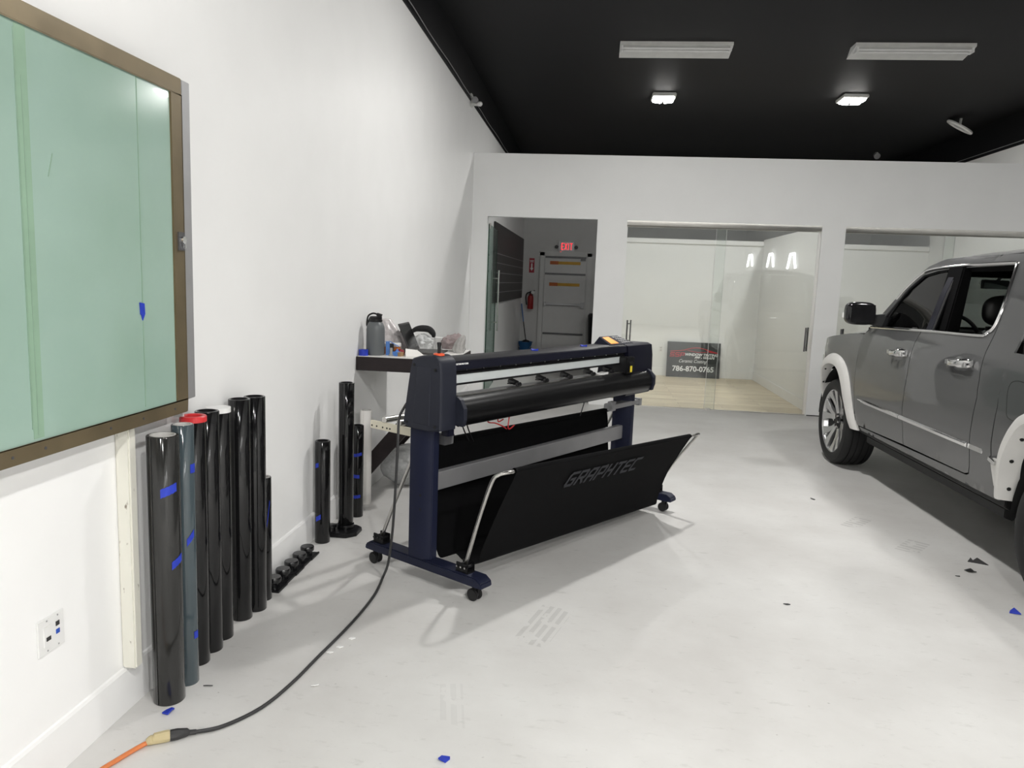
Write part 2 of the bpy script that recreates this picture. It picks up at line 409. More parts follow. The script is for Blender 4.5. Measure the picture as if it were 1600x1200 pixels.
GLYPH = {  # stroke letters on a 1 x 1 cell
 'G': [[(1, 1), (.15, 1), (0, .85), (0, .15), (.15, 0), (.85, 0), (.95, .1), (.95, .5), (.45, .5)]],
 'R': [[(0, 0), (0, 1), (.85, 1), (.95, .9), (.95, .55), (.85, .45), (0, .45)], [(.5, .45), (.95, 0)]],
 'A': [[(0, 0), (0, .8), (.2, 1), (.95, 1), (.95, 0)], [(0, .4), (.95, .4)]],
 'P': [[(0, 0), (0, 1), (.85, 1), (.95, .9), (.95, .52), (.85, .42), (0, .42)]],
 'H': [[(0, 0), (0, 1)], [(.95, 0), (.95, 1)], [(0, .5), (.95, .5)]],
 'T': [[(.0, 1), (1, 1)], [(.5, 1), (.5, 0)]],
 'E': [[(1, 1), (.15, 1), (0, .85), (0, .15), (.15, 0), (.95, 0)], [(0, .5), (.9, .5)]],
 'C': [[(1, 1), (.15, 1), (0, .85), (0, .15), (.15, 0), (.95, 0)]],
 'X': [[(0, 0), (1, 1)], [(0, 1), (1, 0)]],
 'I': [[(.5, 0), (.5, 1)]],
 'S': [[(1, 1), (.1, 1), (0, .9), (0, .6), (.1, .5), (.9, .5), (1, .4), (1, .1), (.9, 0), (0, 0)]],
}
def strokes(mb, word, w, h, gap, th, shear, to3d, lift):
    """block letters of flat bars; to3d(x, y, n) maps the sign plane to space"""
    x = 0
    for ch in word:
        cw = w*(.28 if ch == 'I' else 1)
        for line in GLYPH[ch]:
            pts = [Vector((x + (px if ch != 'I' else .5)*cw, py*h)) for px, py in line]
            for a, b in zip(pts, pts[1:]):
                d = (b-a).normalized(); nrm = Vector((-d.y, d.x))*th/2; e = d*th/2
                q = [a-e+nrm, b+e+nrm, b+e-nrm, a-e-nrm]
                q = [(p.x+shear*p.y, p.y) for p in q]
                mb.prism([to3d(px, py, 0) for px, py in q], [to3d(px, py, lift) for px, py in q])
        x += cw+gap
    return mb

# ------------------------------------------------------------------ the room
Y_BACK, Y_PART, Y_FAR, X_R = -11.6, 10.44, 18.1, 7.9
struct(MB().mm(-.2, X_R+.2, Y_BACK-.2, Y_PART+.06, -.1, 0).build('floor', 'floor'))
struct(MB().mm(-.2, 1.82, Y_PART+.06, Y_FAR+.2, -.1, 0).build('floor_corridor', 'floor'))
struct(MB().mm(1.82, X_R+.2, Y_PART+.06, 14.5, -.1, .002).build('floor_office', 'plank'))
struct(MB().mm(-.2, X_R+.2, Y_BACK-.2, Y_FAR+.2, CEIL, CEIL+.1).build('ceiling', 'black_ceiling'))
struct(MB().mm(-.12, 0, Y_BACK, Y_FAR, 0, 3.95).build('wall_left', 'wall_lit'))
struct(MB().mm(-.12, 0.0, Y_BACK, Y_FAR, 3.95, CEIL).build('wall_left_top', 'black_ceiling'))
struct(MB().mm(X_R, X_R+.12, Y_BACK, Y_FAR, 0, 3.95).build('wall_right', 'wall'))
struct(MB().mm(X_R, X_R+.12, Y_BACK, Y_FAR, 3.95, CEIL).build('wall_right_top', 'black_ceiling'))
struct(MB().mm(-.12, X_R+.12, Y_BACK-.12, Y_BACK, 0, CEIL).build('wall_back', 'wall'))
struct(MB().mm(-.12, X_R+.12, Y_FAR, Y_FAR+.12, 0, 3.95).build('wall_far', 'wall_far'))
struct(MB().mm(-.12, X_R+.12, Y_FAR, Y_FAR+.12, 3.95, CEIL).build('wall_far_top', 'black_ceiling'))
# thin metal bead where white paint meets the black band
b = MB().mm(0, .012, Y_BACK, Y_FAR, 3.945, 3.975); struct(b.build('trim_1', 'black_ceiling'))
pts = [(.016, y, 3.995+.008*math.sin(y*3.1)) for y in [Y_BACK+.5*i for i in range(60)]]
struct(MB().tube(pts, .005, 6).build('trim_2', 'greyalu'))
b = MB().mm(X_R-.012, X_R, Y_BACK, Y_FAR, 3.945, 3.975); struct(b.build('trim_3', 'black_ceiling'))
pts = [(X_R-.016, y, 3.995) for y in (Y_BACK, 5, Y_FAR)]
struct(MB().tube(pts, .006, 6).build('trim_4', 'greyalu'))
struct(MB().mm(X_R-.10, X_R, Y_BACK, -1.5, 2.30, 2.34).build('trim_7', 'trimw'))
# partition with three openings
OPEN = [(.214, 1.715), (2.112, 4.648), (4.948, 7.45)]; HEAD = 2.53
b = MB(); xs = [0] + [v for o in OPEN for v in o] + [X_R]
for i in range(0, len(xs), 2): b.mm(xs[i], xs[i+1], Y_PART, Y_PART+.12, 0, HEAD)
b.mm(0, X_R, Y_PART, Y_PART+.12, HEAD, 3.37)
struct(b.build('wall_front', 'wall'))
struct(MB().mm(4.66, 4.94, Y_PART-.004, Y_PART, 0, .012).build('trim_5', 'hole'))
# office walls behind the glass
OB = 14.3
struct(MB().mm(1.82, 1.92, Y_PART+.12, OB+.1, 0, 2.53).build('wall_office_left', 'wall'))
struct(MB().mm(1.92, 7.62, OB, OB+.1, 0, 2.53).build('wall_office_back', 'wall'))
struct(MB().mm(1.92, 7.60, OB-.03, OB, 2.45, 2.53).build('trim_6', 'trimw'))
struct(MB().mm(4.74, 4.84, Y_PART+.12, OB, 0, 2.56).build('wall_office_right', 'wall'))
struct(MB().mm(7.60, 7.70, Y_PART+.12, OB, 0, 2.95).build('wall_office_end', 'wall'))
struct(MB().mm(1.92, 4.74, OB-.016, OB, 0, .15).build('baseboard_office_back', 'trimw', bevel=.004))
struct(MB().mm(4.724, 4.74, Y_PART+.12, OB-.016, 0, .15).build('baseboard_office_right', 'trimw', bevel=.004))
def baseprof(x, z):  # moulded top edge
    return [(0, 0), (.016, 0), (.016, .135), (.012, .15), (.012, .158), (.006, .168), (0, .172)]
pr = baseprof(0, 0)
struct(MB().prism([(p[0], Y_BACK, p[1]) for p in pr], [(p[0], Y_PART, p[1]) for p in pr]).build('baseboard_left', 'trimw', ang=20))

# sliding glass doors in the partition
def sliding(n, x0, x1, split, handles):
    d = bpy.data.objects.new('door_%d' % n, None); COL.objects.link(d); struct(d)
    MB().mm(x0, split+.14, Y_PART+.062, Y_PART+.072, .012, HEAD-.06).build('glass_pane', 'glass_clear', d)
    MB().mm(split, x1-.03, Y_PART+.035, Y_PART+.045, .012, HEAD-.06).build('glass_pane', 'glass_clear', d)
    MB().mm(x0, x0+.012, Y_PART+.06, Y_PART+.075, .012, HEAD-.06).mm(split+.137, split+.1405, Y_PART+.0605, Y_PART+.0735, .012, HEAD-.06).mm(split, split+.003, Y_PART+.0335, Y_PART+.0465, .012, HEAD-.06).mm(x1-.034, x1-.030, Y_PART+.033, Y_PART+.047, .012, HEAD-.06).build('pane_edge', 'trimw', d)
    pr = [(0, 0), (.0, -.055), (.02, -.075), (.06, -.082), (.085, -.06), (.085, 0)]
    MB().prism([(x0, Y_PART+.004+a, HEAD+z) for a, z in pr], [(x1, Y_PART+.004+a, HEAD+z) for a, z in pr]).build('top_rail', 'alu', d, ang=60)
    MB().mm(x0, x1, Y_PART+.03, Y_PART+.085, .0, .008).build('floor_track', 'steel', d)
    MB().mm(split+.02, split+.045, Y_PART+.01, Y_PART+.05, .0, .03).mm(split+.055, split+.08, Y_PART+.01, Y_PART+.05, .0, .03).build('floor_guide', 'steel', d)
    for hx, z0, z1 in handles:
        h = MB()
        yb = Y_PART+(.04 if hx > split else .067)
        for dy in (-.04, .045):
            h.cyl((hx+(.05 if dy > 0 else 0), yb+dy, z0), (hx+(.05 if dy > 0 else 0), yb+dy, z1), .011, seg=10)
        for z in (z0+.05, z1-.05): h.cyl((hx, yb-.04, z), (hx+.05, yb+.045, z), .007, seg=8)
        h.build('handle', 'doorbar', d)
    return d
sliding(1, *OPEN[1], 3.30, [(2.19, .86, 1.19), (4.555, .87, 1.19)])
sliding(2, *OPEN[2], 6.2, [(5.02, .87, 1.19)])

# hinged glass door standing open in the corridor
d3 = bpy.data.objects.new('door_3', None); COL.objects.link(d3); struct(d3)
d3.location = (.216, 10.6, 0); d3.rotation_euler = (0, 0, math.radians(92.6))   # local x runs along the pane
MB().mm(0, 1.46, -.006, .006, .02, 2.44).build('glass_pane', glass('greenish_open_door_glass', (.80, .90, .86), .45), d3)
MB().mm(0, .006, -.008, .008, .02, 2.44).mm(1.454, 1.462, -.008, .008, .02, 2.44).build('pane_edge', glass('green_glass_edge', (.25, .45, .36)), d3)
MB().mm(.02, .14, -.016, .016, 2.38, 2.45).mm(.02, .14, -.016, .016, .01, .09).build('patch_hinge', 'steel', d3)
h = MB()
for s_ in (-.055, .055): h.cyl((1.32, s_, .86), (1.32, s_, 1.82), .014, seg=12)
for z in (1.0, 1.69): h.cyl((1.32, -.055, z), (1.32, .055, z), .009, seg=8)
h.build('handle', 'steel', d3)

# exit door at the end of the corridor
d4 = bpy.data.objects.new('door_4', None); COL.objects.link(d4); struct(d4); d4.location = (0, Y_FAR, 0)
MB().mm(.42, .53, -.05, 0, 0, 2.36).mm(1.53, 1.64, -.05, 0, 0, 2.36).mm(.42, 1.64, -.05, 0, 2.27, 2.38).build('door_frame', 'doorgrey', d4, bevel=.006)
MB().mm(.535, 1.525, -.04, -.005, .01, 2.265).build('door_slab', 'doorgrey', d4, bevel=.004)
bb = MB()
for z in (2.245, 1.855, .44): bb.mm(.55, 1.51, -.055, -.04, z-.022, z+.022)
bb.build('reinforcing_bar', 'doorbar', d4)
MB().mm(.565, 1.44, -.10, -.06, 1.12, 1.17).mm(.555, .60, -.105, -.04, 1.09, 1.19).mm(1.42, 1.51, -.115, -.04, 1.07, 1.21).build('panic_bar', 'greyalu', d4, bevel=.006)
for z in (2.115, 1.61):
    MB().mm(.66, .86, -.044, -.040, z-.04, z+.04).build('caution_sticker', 'caution2', d4)
    MB().mm(.86, 1.38, -.044, -.040, z-.035, z+.035).build('caution_sticker', 'caution', d4)
MB().mm(1.38, 1.50, -.09, -.04, 2.18, 2.225).build('door_closer', 'doorbar', d4)

# ------------------------------------------------------------------ things in the corridor
t = thing('exit_sign', 'white sign box with glowing red EXIT letters above the far grey door', 'exit sign', (1.03, Y_FAR, 2.50))
MB().mm(-.185, .185, -.06, 0, -.12, .12).build('housing', 'greyalu', t, bevel=.01)
strokes(MB(), 'EXIT', .046, .14, .032, .018, 0, lambda x, y, n: V(-.112+x, -.060-n, -.07+y), .004).build('lettering', 'exitred', t)
for sx in (-1, 1):
    MB().cyl((sx*.185, -.03, -.01), (sx*.205, -.03, -.01), .015).cyl((sx*.232, -.07, -.015), (sx*.232, -.02, 0), .042, .03).build('emergency_lamp', 'doorbar', t)
MB().cyl((-.125, -.045, -.128), (-.125, -.045, -.119), .012).build('indicator_light', 'exitred', t)

t = thing('extinguisher_sign', 'narrow red sign with white arrow above the fire extinguisher', 'sign', (.226, Y_FAR, 2.035))
MB().mm(-.062, .062, -.006, 0, -.17, .17).build('panel', 'signred', t)
MB().mm(-.016, .016, -.009, -.006, -.06, .05).prism([(-.04, -.006, -.06), (.04, -.006, -.06), (0, -.006, -.13)], [(-.04, -.009, -.06), (.04, -.009, -.06), (0, -.009, -.13)]).mm(-.04, .04, -.009, -.006, .075, .09).mm(-.045, .045, -.009, -.006, .105, .12).build('arrow', 'signwhite', t)

t = thing('fire_extinguisher', 'red fire extinguisher with black hose hung on the corridor end wall', 'fire extinguisher', (.235, Y_FAR-.09, 1.0))
MB().lathe([(0, 0), (.066, .005), (.07, .02), (.07, .27), (.062, .31), (.035, .335), (.024, .35), (.024, .37), (0, .37)], seg=24).build('cylinder', 'extred', t)
MB().box((0, 0, .385), (.05, .04, .05)).box((.035, 0, .43), (.13, .022, .018), Matrix.Rotation(-.25, 3, 'Y')).box((.03, 0, .395), (.11, .02, .014)).build('valve_handle', 'black', t)
MB().cyl((.05, -.035, .40), (.05, -.05, .40), .04, seg=20).build('gauge', 'white', t)
MB().tube(smooth([(-.02, 0, .395), (-.08, -.02, .38), (-.11, -.03, .30), (-.10, -.03, .17), (-.085, -.04, .10)], 6), .014, 8).build('hose', 'black', t)
MB().mm(-.05, .05, .068, .09, .1, .36).build('wall_bracket', 'doorbar', t)

t = thing('mop_bucket', 'blue bucket on the corridor floor by the end wall', 'bucket', (.16, Y_FAR-.24, 0))
MB().lathe([(0, .004), (.125, .004), (.13, 0), (.17, .22), (.18, .225), (.18, .235), (.165, .235), (.122, .015), (0, .012)], seg=28).build('body', 'bucket', t)
MB().tube([(.18*math.cos(a), .18*math.sin(a)*.5-.02, .22-.16*abs(math.sin(a))) for a in [math.pi+math.pi*i/12 for i in range(13)]], .004, 6).build('bail', 'white', t)
t = thing('mop', 'mop with blue and black handle standing in the blue bucket', 'mop', (.19, Y_FAR-.24, 0))
MB().cyl((-.018, .012, .26), (-.10, .10, .70), .012, seg=10).build('lower_handle', 'black', t)
MB().cyl((-.10, .10, .70), (-.17, .20, 1.12), .014, seg=10).build('upper_handle', 'bluehandle', t)
MB().blob((-.02, .0, .22), (.09, .07, .06), 3, lambda p: p*(1+.2*noise.noise(p*4))).build('mop_head', 'fabricblack', t)

t = thing('rubbish_bin', 'tall black bin at the right side of the corridor end', 'bin', (1.82, Y_FAR-.32, 0))
MB().lathe([(0, .005), (.155, .005), (.16, 0), (.20, .86), (.205, .87), (.205, .89), (0, .89)], seg=28).build('body', 'black', t)
MB().lathe([(.21, .89), (.21, .92), (.17, .97), (0, .985)], seg=28).build('lid', 'blackgloss', t)

t = thing('slat_panel', 'long charcoal slatted panel on the corridor left wall', 'wall panel', (0, 0, 0))
MB().mm(.002, .03, 12.7, 17.95, 1.27, 2.635).build('board', 'darkpanel', t)
g = MB()
for z in (1.45, 1.62, 1.79, 1.96, 2.12): g.mm(.03, .032, 12.7, 17.95, z-.006, z+.006)
g.build('groove_strip', 'slatline', t)

# sign in the glass office
t = thing('shop_sign', 'charcoal sign board with phone number leaning on the office wall behind glass', 'sign', (3.62, 14.17, .002))
t.rotation_euler = (math.radians(-6), 0, math.radians(.5))
MB().mm(-.487, .487, 0, .012, 0, .655).build('board', 'signboard', t)
RX = (math.pi/2, 0, 0)
text_obj('phone_number', '786-870-0765', .135, 'signwhite', t, (0, -.001, .115), RX, bold=.0035, align='CENTER', xscale=1.0)
text_obj('script_line', 'Ceramic Coating', .088, 'signwhite', t, (-.02, -.001, .275), RX, shear=.45, align='CENTER', xscale=.84)
text_obj('service_line', 'WINDOW TINTING', .066, 'signwhite', t, (.14, -.001, .405), RX, bold=.002, shear=.2, align='CENTER', xscale=1.02)
text_obj('service_line', 'PPF - WRAPS', .055, 'signwhite', t, (.2, -.001, .355), RX, bold=.002, shear=.2, align='CENTER', xscale=1.15)
strokes(MB(), 'SSP', .065, .065, .028, .015, .2, lambda x, y, n: V(-.43+x, -n, .385+y), .002).build('monogram', 'signrose', t)
ln = smooth([(-.43, 0, .475), (-.2, 0, .50), (-.10, 0, .53), (.05, 0, .555), (.2, 0, .535), (.3, 0, .505), (.44, 0, .47)], 5)
ln2 = smooth([(-.12, 0, .505), (.0, 0, .48), (.15, 0, .475), (.27, 0, .49), (.22, 0, .52)], 5)
MB().tube(ln, .007, 6).tube(ln2, .005, 6).prism([(.25, 0, .49), (.30, 0, .515), (.455, 0, .46), (.30, 0, .475)], [(.25, -.003, .49), (.30, -.003, .515), (.455, -.003, .46), (.30, -.003, .475)]).build('car_outline', 'signrose', t)

t = thing('wall_socket', 'small white wall socket left of the leaning sign', 'socket', (3.02, OB, .50))
MB().mm(-.035, .035, -.008, 0, -.06, .06).build('cover_plate', 'white', t, bevel=.003)
for z in (-.0225, .0225): MB().mm(-.015, .015, -.011, -.008, z-.0125, z+.0125).build('receptacle', 'card', t)

# ------------------------------------------------------------------ ceiling things
def ceiling_lamp(x, y, label):
    t = thing('ceiling_lamp', label, 'ceiling lamp', (x, y, CEIL), 0, 'square LED ceiling lamps')
    MB().mm(-.17, .17, -.20, .20, -.05, 0).build('housing', 'fixture', t, bevel=.01)
    for sx in (-1, 1):
        for sy in (-1, 1):
            MB().cyl((sx*.08, sy*.10, -.05), (sx*.085, sy*.105, -.075), .058, .072, 20).cyl((sx*.085, sy*.105, -.075), (sx*.086, sy*.107, -.084), .066, .055, 20).build('lens', 'lamplens', t)
    return t
ceiling_lamp(*LAMPS[0][:2], 'lit square ceiling lamp nearer the left wall above the partition')
ceiling_lamp(*LAMPS[1][:2], 'lit square ceiling lamp on the right above the truck')
for i, (x, y, e) in enumerate(LAMPS[2:]):
    ceiling_lamp(x, y, ['lit ceiling lamp over the cutting plotter', 'lit ceiling lamp over the truck cab', 'lit ceiling lamp just above the camera on the left', 'lit ceiling lamp just above the camera on the right', 'lit ceiling lamp far behind the camera on the left', 'lit ceiling lamp far behind the camera on the right'][i])

def tube_fixture(x, label):
    t = thing('fluorescent_fixture', label, 'light fixture', (x, 9.15, CEIL), 0, 'unlit strip lights on the black ceiling')
    pr = [(0, 0), (0, -.032), (.05, -.05), (.12, -.06), (.31, -.095), (.312, -.087), (.14, -.03), (.14, 0)]
    MB().prism([(-.63, a, z) for a, z in pr], [(.63, a, z) for a, z in pr]).build('reflector', 'fixture', t, ang=20)
    for y, z in ((.03, -.066), (.095, -.076)):
        MB().cyl((-.605, y, z), (.605, y, z), .014, seg=12).build('tube', 'tubeoff', t)
    for sx in (-1, 1):
        e = MB()
        e.mm(sx*.61-.012, sx*.61+.012, .01, .115, -.092, -.04)
        e.prism([(sx*.632-.003, a, z) for a, z in pr[:5]+[(.2, 0)]], [(sx*.632+.003, a, z) for a, z in pr[:5]+[(.2, 0)]])
        e.build('end_cap', 'white', t)
    return t
tube_fixture(2.50, 'unlit white strip light on the black ceiling, the left one')
tube_fixture(5.10, 'unlit white strip light on the black ceiling, the right one')

t = thing('round_fitting', 'round white unlit fitting hanging from the black ceiling at upper right', 'ceiling fitting', (7.25, 12.85, CEIL))
fr = Matrix.Rotation(math.radians(28), 3, 'Y') @ Matrix.Rotation(math.radians(14), 3, 'X')
MB().lathe([(.14, .03), (.205, .025), (.215, .005), (.205, -.012), (.155, -.018), (.14, -.005), (.14, .03)], (0, 0, -.14), 32, fr).build('ring', 'white', t)
MB().lathe([(.135, .01), (.105, .0), (.10, .03), (.06, .0), (.055, .04), (0, .045)], (0, 0, -.14), 28, fr).build('grille', 'greyalu', t)
MB().cyl((0, 0, -.12), (.02, .02, 0), .02, seg=10).build('stem', 'fixture', t)
t = thing('small_spotlight', 'tiny white round spotlight under the ceiling above the right glass door', 'spotlight', (7.12, 16.0, CEIL))
MB().cyl((0, 0, -.04), (0, 0, 0), .03, seg=12).build('base', 'fixture', t)
MB().cyl((0, -.05, -.08), (0, .04, -.04), .06, .045, 16).build('head', 'greyalu', t)

t = thing('security_camera', 'small white bracket camera on the left wall below the black band', 'camera', (0, 10.05, 3.98))
MB().mm(0, .02, -.05, .05, -.10, .06).prism([(.02, -.045, .05), (.02, -.045, -.09), (.12, -.045, -.09)], [(.02, .0, .05), (.02, .0, -.09), (.12, .0, -.09)]).build('bracket', 'fixture', t)
MB().cyl((.07, -.10, -.03), (.07, -.03, -.03), .038, seg=18).build('body', 'greyalu', t)
MB().blob((.13, -.06, -.075), (.035, .035, .032), 2).build('dome', 'white', t)

# lit tube arches along the right wall behind the camera (they mirror in the sliding glass)
for y, z, lab in ((-10.1, 2.56, 'farthest'), (-6.6, 2.47, 'middle'), (-3.7, 2.36, 'nearest')):
    t = thing('tube_light_arch', lab + ' lit white tube arch on the right wall, mirrored in the sliding glass', 'wall light', (X_R, y, z), 0, 'lit tube arches on the right wall')
    MB().tube([(-.06, -.50, 0), (-.06, -.24, .44), (-.06, .20, .44), (-.06, .46, 0)], .035, 8).build('tube', 'tubelight', t)
    MB().mm(-.05, 0, -.04, .04, .40, .46).build('bracket', 'fixture', t)

# ------------------------------------------------------------------ left wall, near the camera
t = thing('glass_board', 'large pale green glass panel in a bronze frame hung on the left wall', 'glass panel', (0, 0, 0))
PX0, PX1, PY0, PY1, PZ0, PZ1 = .052, .09, .70, 2.857, 1.103, 2.393
MB().mm(PX0+.004, PX1-.006, PY0+.02, PY1-.02, PZ0+.02, PZ1-.02).build('glass_sheet', 'board', t)
f = MB()
f.mm(PX0, PX1, PY0, PY1, PZ1-.062, PZ1).mm(PX0, PX1, PY0, PY1, PZ0, PZ0+.052)
f.mm(PX0, PX1, PY1-.076, PY1, PZ0+.052, PZ1-.062).mm(PX0, PX1, PY0, PY0+.076, PZ0+.052, PZ1-.062)
f.build('frame', 'bronze', t, bevel=.0025)
for y in (1.92, 2.05, 2.36, 2.55, 2.76): MB().cyl((PX1-.001, y, PZ0+.026), (PX1+.0015, y, PZ0+.026), .005, seg=8).build('rivet', 'doorbar', t)
MB().mm(PX1-.006, PX1-.0045, 2.008, 2.012, PZ0+.09, PZ1-.08).mm(PX1-.006, PX1-.0045, 2.03, 2.033, PZ0+.07, PZ1-.20).mm(PX1-.006, PX1-.0045, 2.572, 2.576, PZ0+.066, PZ1-.064).build('seam_line', 'boardline', t)
MB().mm(PX1-.006, PX1-.0050, 2.013, 2.055, PZ0+.06, PZ1-.066).build('green_band', 'boardband', t)
MB().prism([(PX1-.006, 2.12, 1.93), (PX1-.006, 2.124, 1.93), (PX1-.006, 2.145, 2.0), (PX1-.006, 2.141, 2.0)], [(PX1-.005, 2.12, 1.93), (PX1-.005, 2.124, 1.93), (PX1-.005, 2.145, 2.0), (PX1-.005, 2.141, 2.0)]).build('scratch', 'boardline', t)
MB().mm(PX1, PX1+.006, PY1-.05, PY1-.008, 1.745, 1.815).build('lock_plate', 'doorbar', t)
MB().cyl((PX1+.006, PY1-.028, 1.785), (PX1+.016, PY1-.028, 1.785), .014, seg=16).box((PX1+.014, PY1-.024, 1.768), (.008, .007, .028)).build('latch', 'chrome', t)
MB().mm(.0, .088, PY1+.004, PY1+.062, PZ0+.05, PZ1-.002).build('side_channel', 'greyalu', t, bevel=.002)
MB().mm(.02, .06, PY1+.01, PY1+.02, PZ0-.03, PZ0+.05).build('channel_pin', 'white', t)
MB().mm(0, PX0, .75, .80, 1.2, 2.3).mm(0, PX0, 2.70, 2.75, 1.2, 2.3).build('wall_cleat', 'white', t)

t = thing('painter_tape', 'blue tape scrap stuck on the green glass panel', 'tape', (PX1-.0055, 2.565, 1.52))
MB().prism([(.0, -.012, .03), (.0, .010, .026), (.0, .014, -.012), (.0, .004, -.035), (.0, -.004, -.014), (.0, -.008, -.014)], [(.004, -.012, .03), (.007, .010, .026), (.006, .014, -.012), (.003, .004, -.035), (.004, -.004, -.014), (.003, -.008, -.014)]).build('strip', 'tape', t)

t = thing('wooden_post', 'chipped cream wooden post on the left wall under the glass panel', 'post', (.0, 2.508, .172))
MB().mm(0, .056, 0, .045, 0, .928).build('post_body', 'cream', t, bevel=.006)

t = thing('wall_plate', 'white double wall plate with black and blue sockets on the left wall', 'wall plate', (0, 2.144, .489))
MB().mm(0, .006, -.06, .06, -.06, .06).build('plate', 'white', t, bevel=.002)
MB().mm(.006, .009, -.036, -.004, -.034, .034).build('rocker', 'white', t)
MB().mm(.0085, .0105, -.028, -.008, -.016, -.003).mm(.006, .008, .02, .036, .015, .03).build('black_port', 'socket', t)
MB().mm(.006, .008, .02, .036, -.012, .003).build('blue_port', 'socketblue', t)
sc = MB()
for y in (-.02, .03):
    for z in (-.05, .05): sc.cyl((.006, y, z), (.0072, y, z), .003, seg=8)
sc.build('screw', 'greyalu', t)

# ------------------------------------------------------------------ film rolls
def film_roll(x, y, r, h, film, core, label, group, tapes=(), cap=None, z0=0, wobble=0):
    t = thing('film_roll', label, 'film roll', (x, y, z0), 0, group)
    ci = r*.72
    prof = [(ci+.004, .002), (r-.002, 0), (r, .003), (r, h-.003), (r-.002, h), (ci+.004, h)]
    b = MB().lathe(prof, seg=40)
    a = random.uniform(-2.2, -.9)       # loose outer edge of the film
    b.prism([(r*math.cos(a), r*math.sin(a), .004), (r*math.cos(a+.1), r*math.sin(a+.1), .004), ((r+.0025)*math.cos(a+.1), (r+.0025)*math.sin(a+.1), .004)],
            [(r*math.cos(a), r*math.sin(a), h-.004), (r*math.cos(a+.1), r*math.sin(a+.1), h-.004), ((r+.0025)*math.cos(a+.1), (r+.0025)*math.sin(a+.1), h-.004)])
    b.build('film', film, t, ang=50)
    MB().lathe([(ci, .0), (ci+.004, .0), (ci+.004, h+.001), (ci, h+.001), (ci, .0)], seg=32).build('core', core, t)
    if cap == 'red':
        MB().lathe([(ci, h-.03), (ci, h+.004), (ci+.004, h+.008), (r+.001, h+.008), (r+.004, h+.004), (r+.004, h-.016), (r+.001, h-.018)], seg=40).build('end_cap', 'red', t)
    if cap == 'lid':
        MB().lathe([(r+.001, h-.02), (r+.001, h+.002), (r*.8, h+.004), (0, h+.004)], seg=40).build('end_lid', 'white', t)
    for (tz, ang, w, hh, tilt) in tapes:
        b = MB(); A = []; B = []
        n = 8
        for i in range(n+1):
            q = ang-w/2+w*i/n
            dz = tilt*(q-ang)
            A.append((Vector((math.cos(q), math.sin(q), 0)), tz-hh/2+dz+.002*(i % 2)));
        R0, R1 = r+.001, r+.0022
        rings = []
        for d, z in A:
            rings.append([d*R0+V(0, 0, z), d*R1+V(0, 0, z), d*R1+V(0, 0, z+hh), d*R0+V(0, 0, z+hh)])
        b.loft(rings).build('tape_piece', 'tape', t)
    return t
random.seed(4)
G1 = 'window film rolls standing by the left wall'
D = -math.pi/2
film_roll(.124, 2.612, .058, 1.058, 'filmgrey', 'card', 'nearest charcoal film roll with blue tape and pale core, left end of row', G1, [(.855, -.75, 1.0, .034, .02), (.573, -.28, .8, .03, .03)])
film_roll(.128, 2.743, .042, 1.074, 'filmblue', 'card', 'blue-grey shiny film roll, second from the camera in the row', G1, [(.62, -.55, .7, .03, .05), (.90, -.15, .6, .035, 0), (.21, -.15, .5, .03, 0)])
film_roll(.084, 2.903, .049, 1.070, 'film', 'red', 'black film roll with red end cap', G1, cap='red')
film_roll(.083, 3.018, .050, 1.078, 'film', 'black', 'black open-topped film roll just behind the red-capped one', G1)
film_roll(.074, 3.135, .051, 1.072, 'film', 'white', 'black film roll with a white lid on top', G1, cap='lid')
film_roll(.074, 3.335, .050, 1.080, 'film', 'black', 'black film roll just past the gap in the near row', G1)
film_roll(.099, 3.442, .050, 1.078, 'film', 'black', 'black film roll farthest along in the tall near row', G1)
film_roll(.082, 3.560, .043, .646, 'film', 'card', 'short black film roll at the far end of the near row', G1, [(.46, -.5, .4, .02, .3)])
G2 = 'film rolls standing near the desk'
film_roll(.080, 4.428, .047, .650, 'film', 'black', 'short black film roll with two blue tape bits by the baseboard', G2, [(.50, -2.0, .5, .028, .02), (.165, -1.8, .7, .03, .03)])
film_roll(.160, 4.640, .049, .962, 'film', 'black', 'tall black film roll standing in a black floor holder', G2, z0=.028)
film_roll(.132, 4.972, .041, .648, 'film', 'black', 'short black film roll with three blue tape bands', G2, [(.443, -1.5, 1.9, .022, .008), (.293, -1.7, 1.5, .024, -.004), (.146, -1.6, 1.7, .022, .006)])
film_roll(.098, 5.275, .042, .700, 'paper', 'card', 'white paper-wrapped roll beside the desk leg', G2)

# floor stands with pegs
def peg_stand(x0, y0, y1, w, n, label, name='roll_stand'):
    t = thing(name, label, 'stand', (x0, y0, 0))
    L = (y1-y0)/n
    b = MB()
    for i in range(n):
        y = i*L; q = .012 if i % 2 else 0
        b.mm(0, w-q*.4, y+.001, y+L-.001, 0, .008).mm(0, .006, y+.001, y+L-.001, .008, .02).mm(w-.008-q*.4, w-q*.4, y+.001, y+L-.001, .008, .014)
    b.build('base_strip', 'black', t, bevel=.0015)
    for i in range(n):
        MB().lathe([(.030, .008), (.028, .02), (.030, .034), (.038, .038), (.040, .044), (.040, .060), (.036, .066), (0, .067)], (w*.5, (i+.5)*L, 0), 28).build('peg', 'blackgloss', t)
    return t
peg_stand(.030, 3.63, 4.225, .105, 5, 'black strip stand with five round pegs on the floor along the baseboard')
t = thing('roll_holder', 'black octagonal floor holder gripping the tall film roll', 'stand', (.145, 4.60, 0))
oc = [(-.115, -.05), (-.07, -.09), (.06, -.09), (.115, -.035), (.115, .08), (.07, .115), (-.08, .115), (-.115, .07)]
MB().prism([(x, y, 0) for x, y in oc], [(x*.97, y*.97, .028) for x, y in oc]).build('base_plate', 'black', t, bevel=.004)
MB().lathe([(.052, .028), (.056, .028), (.055, .055), (.051, .055)], (.015, .04, 0), 28).build('cup', 'blackgloss', t)
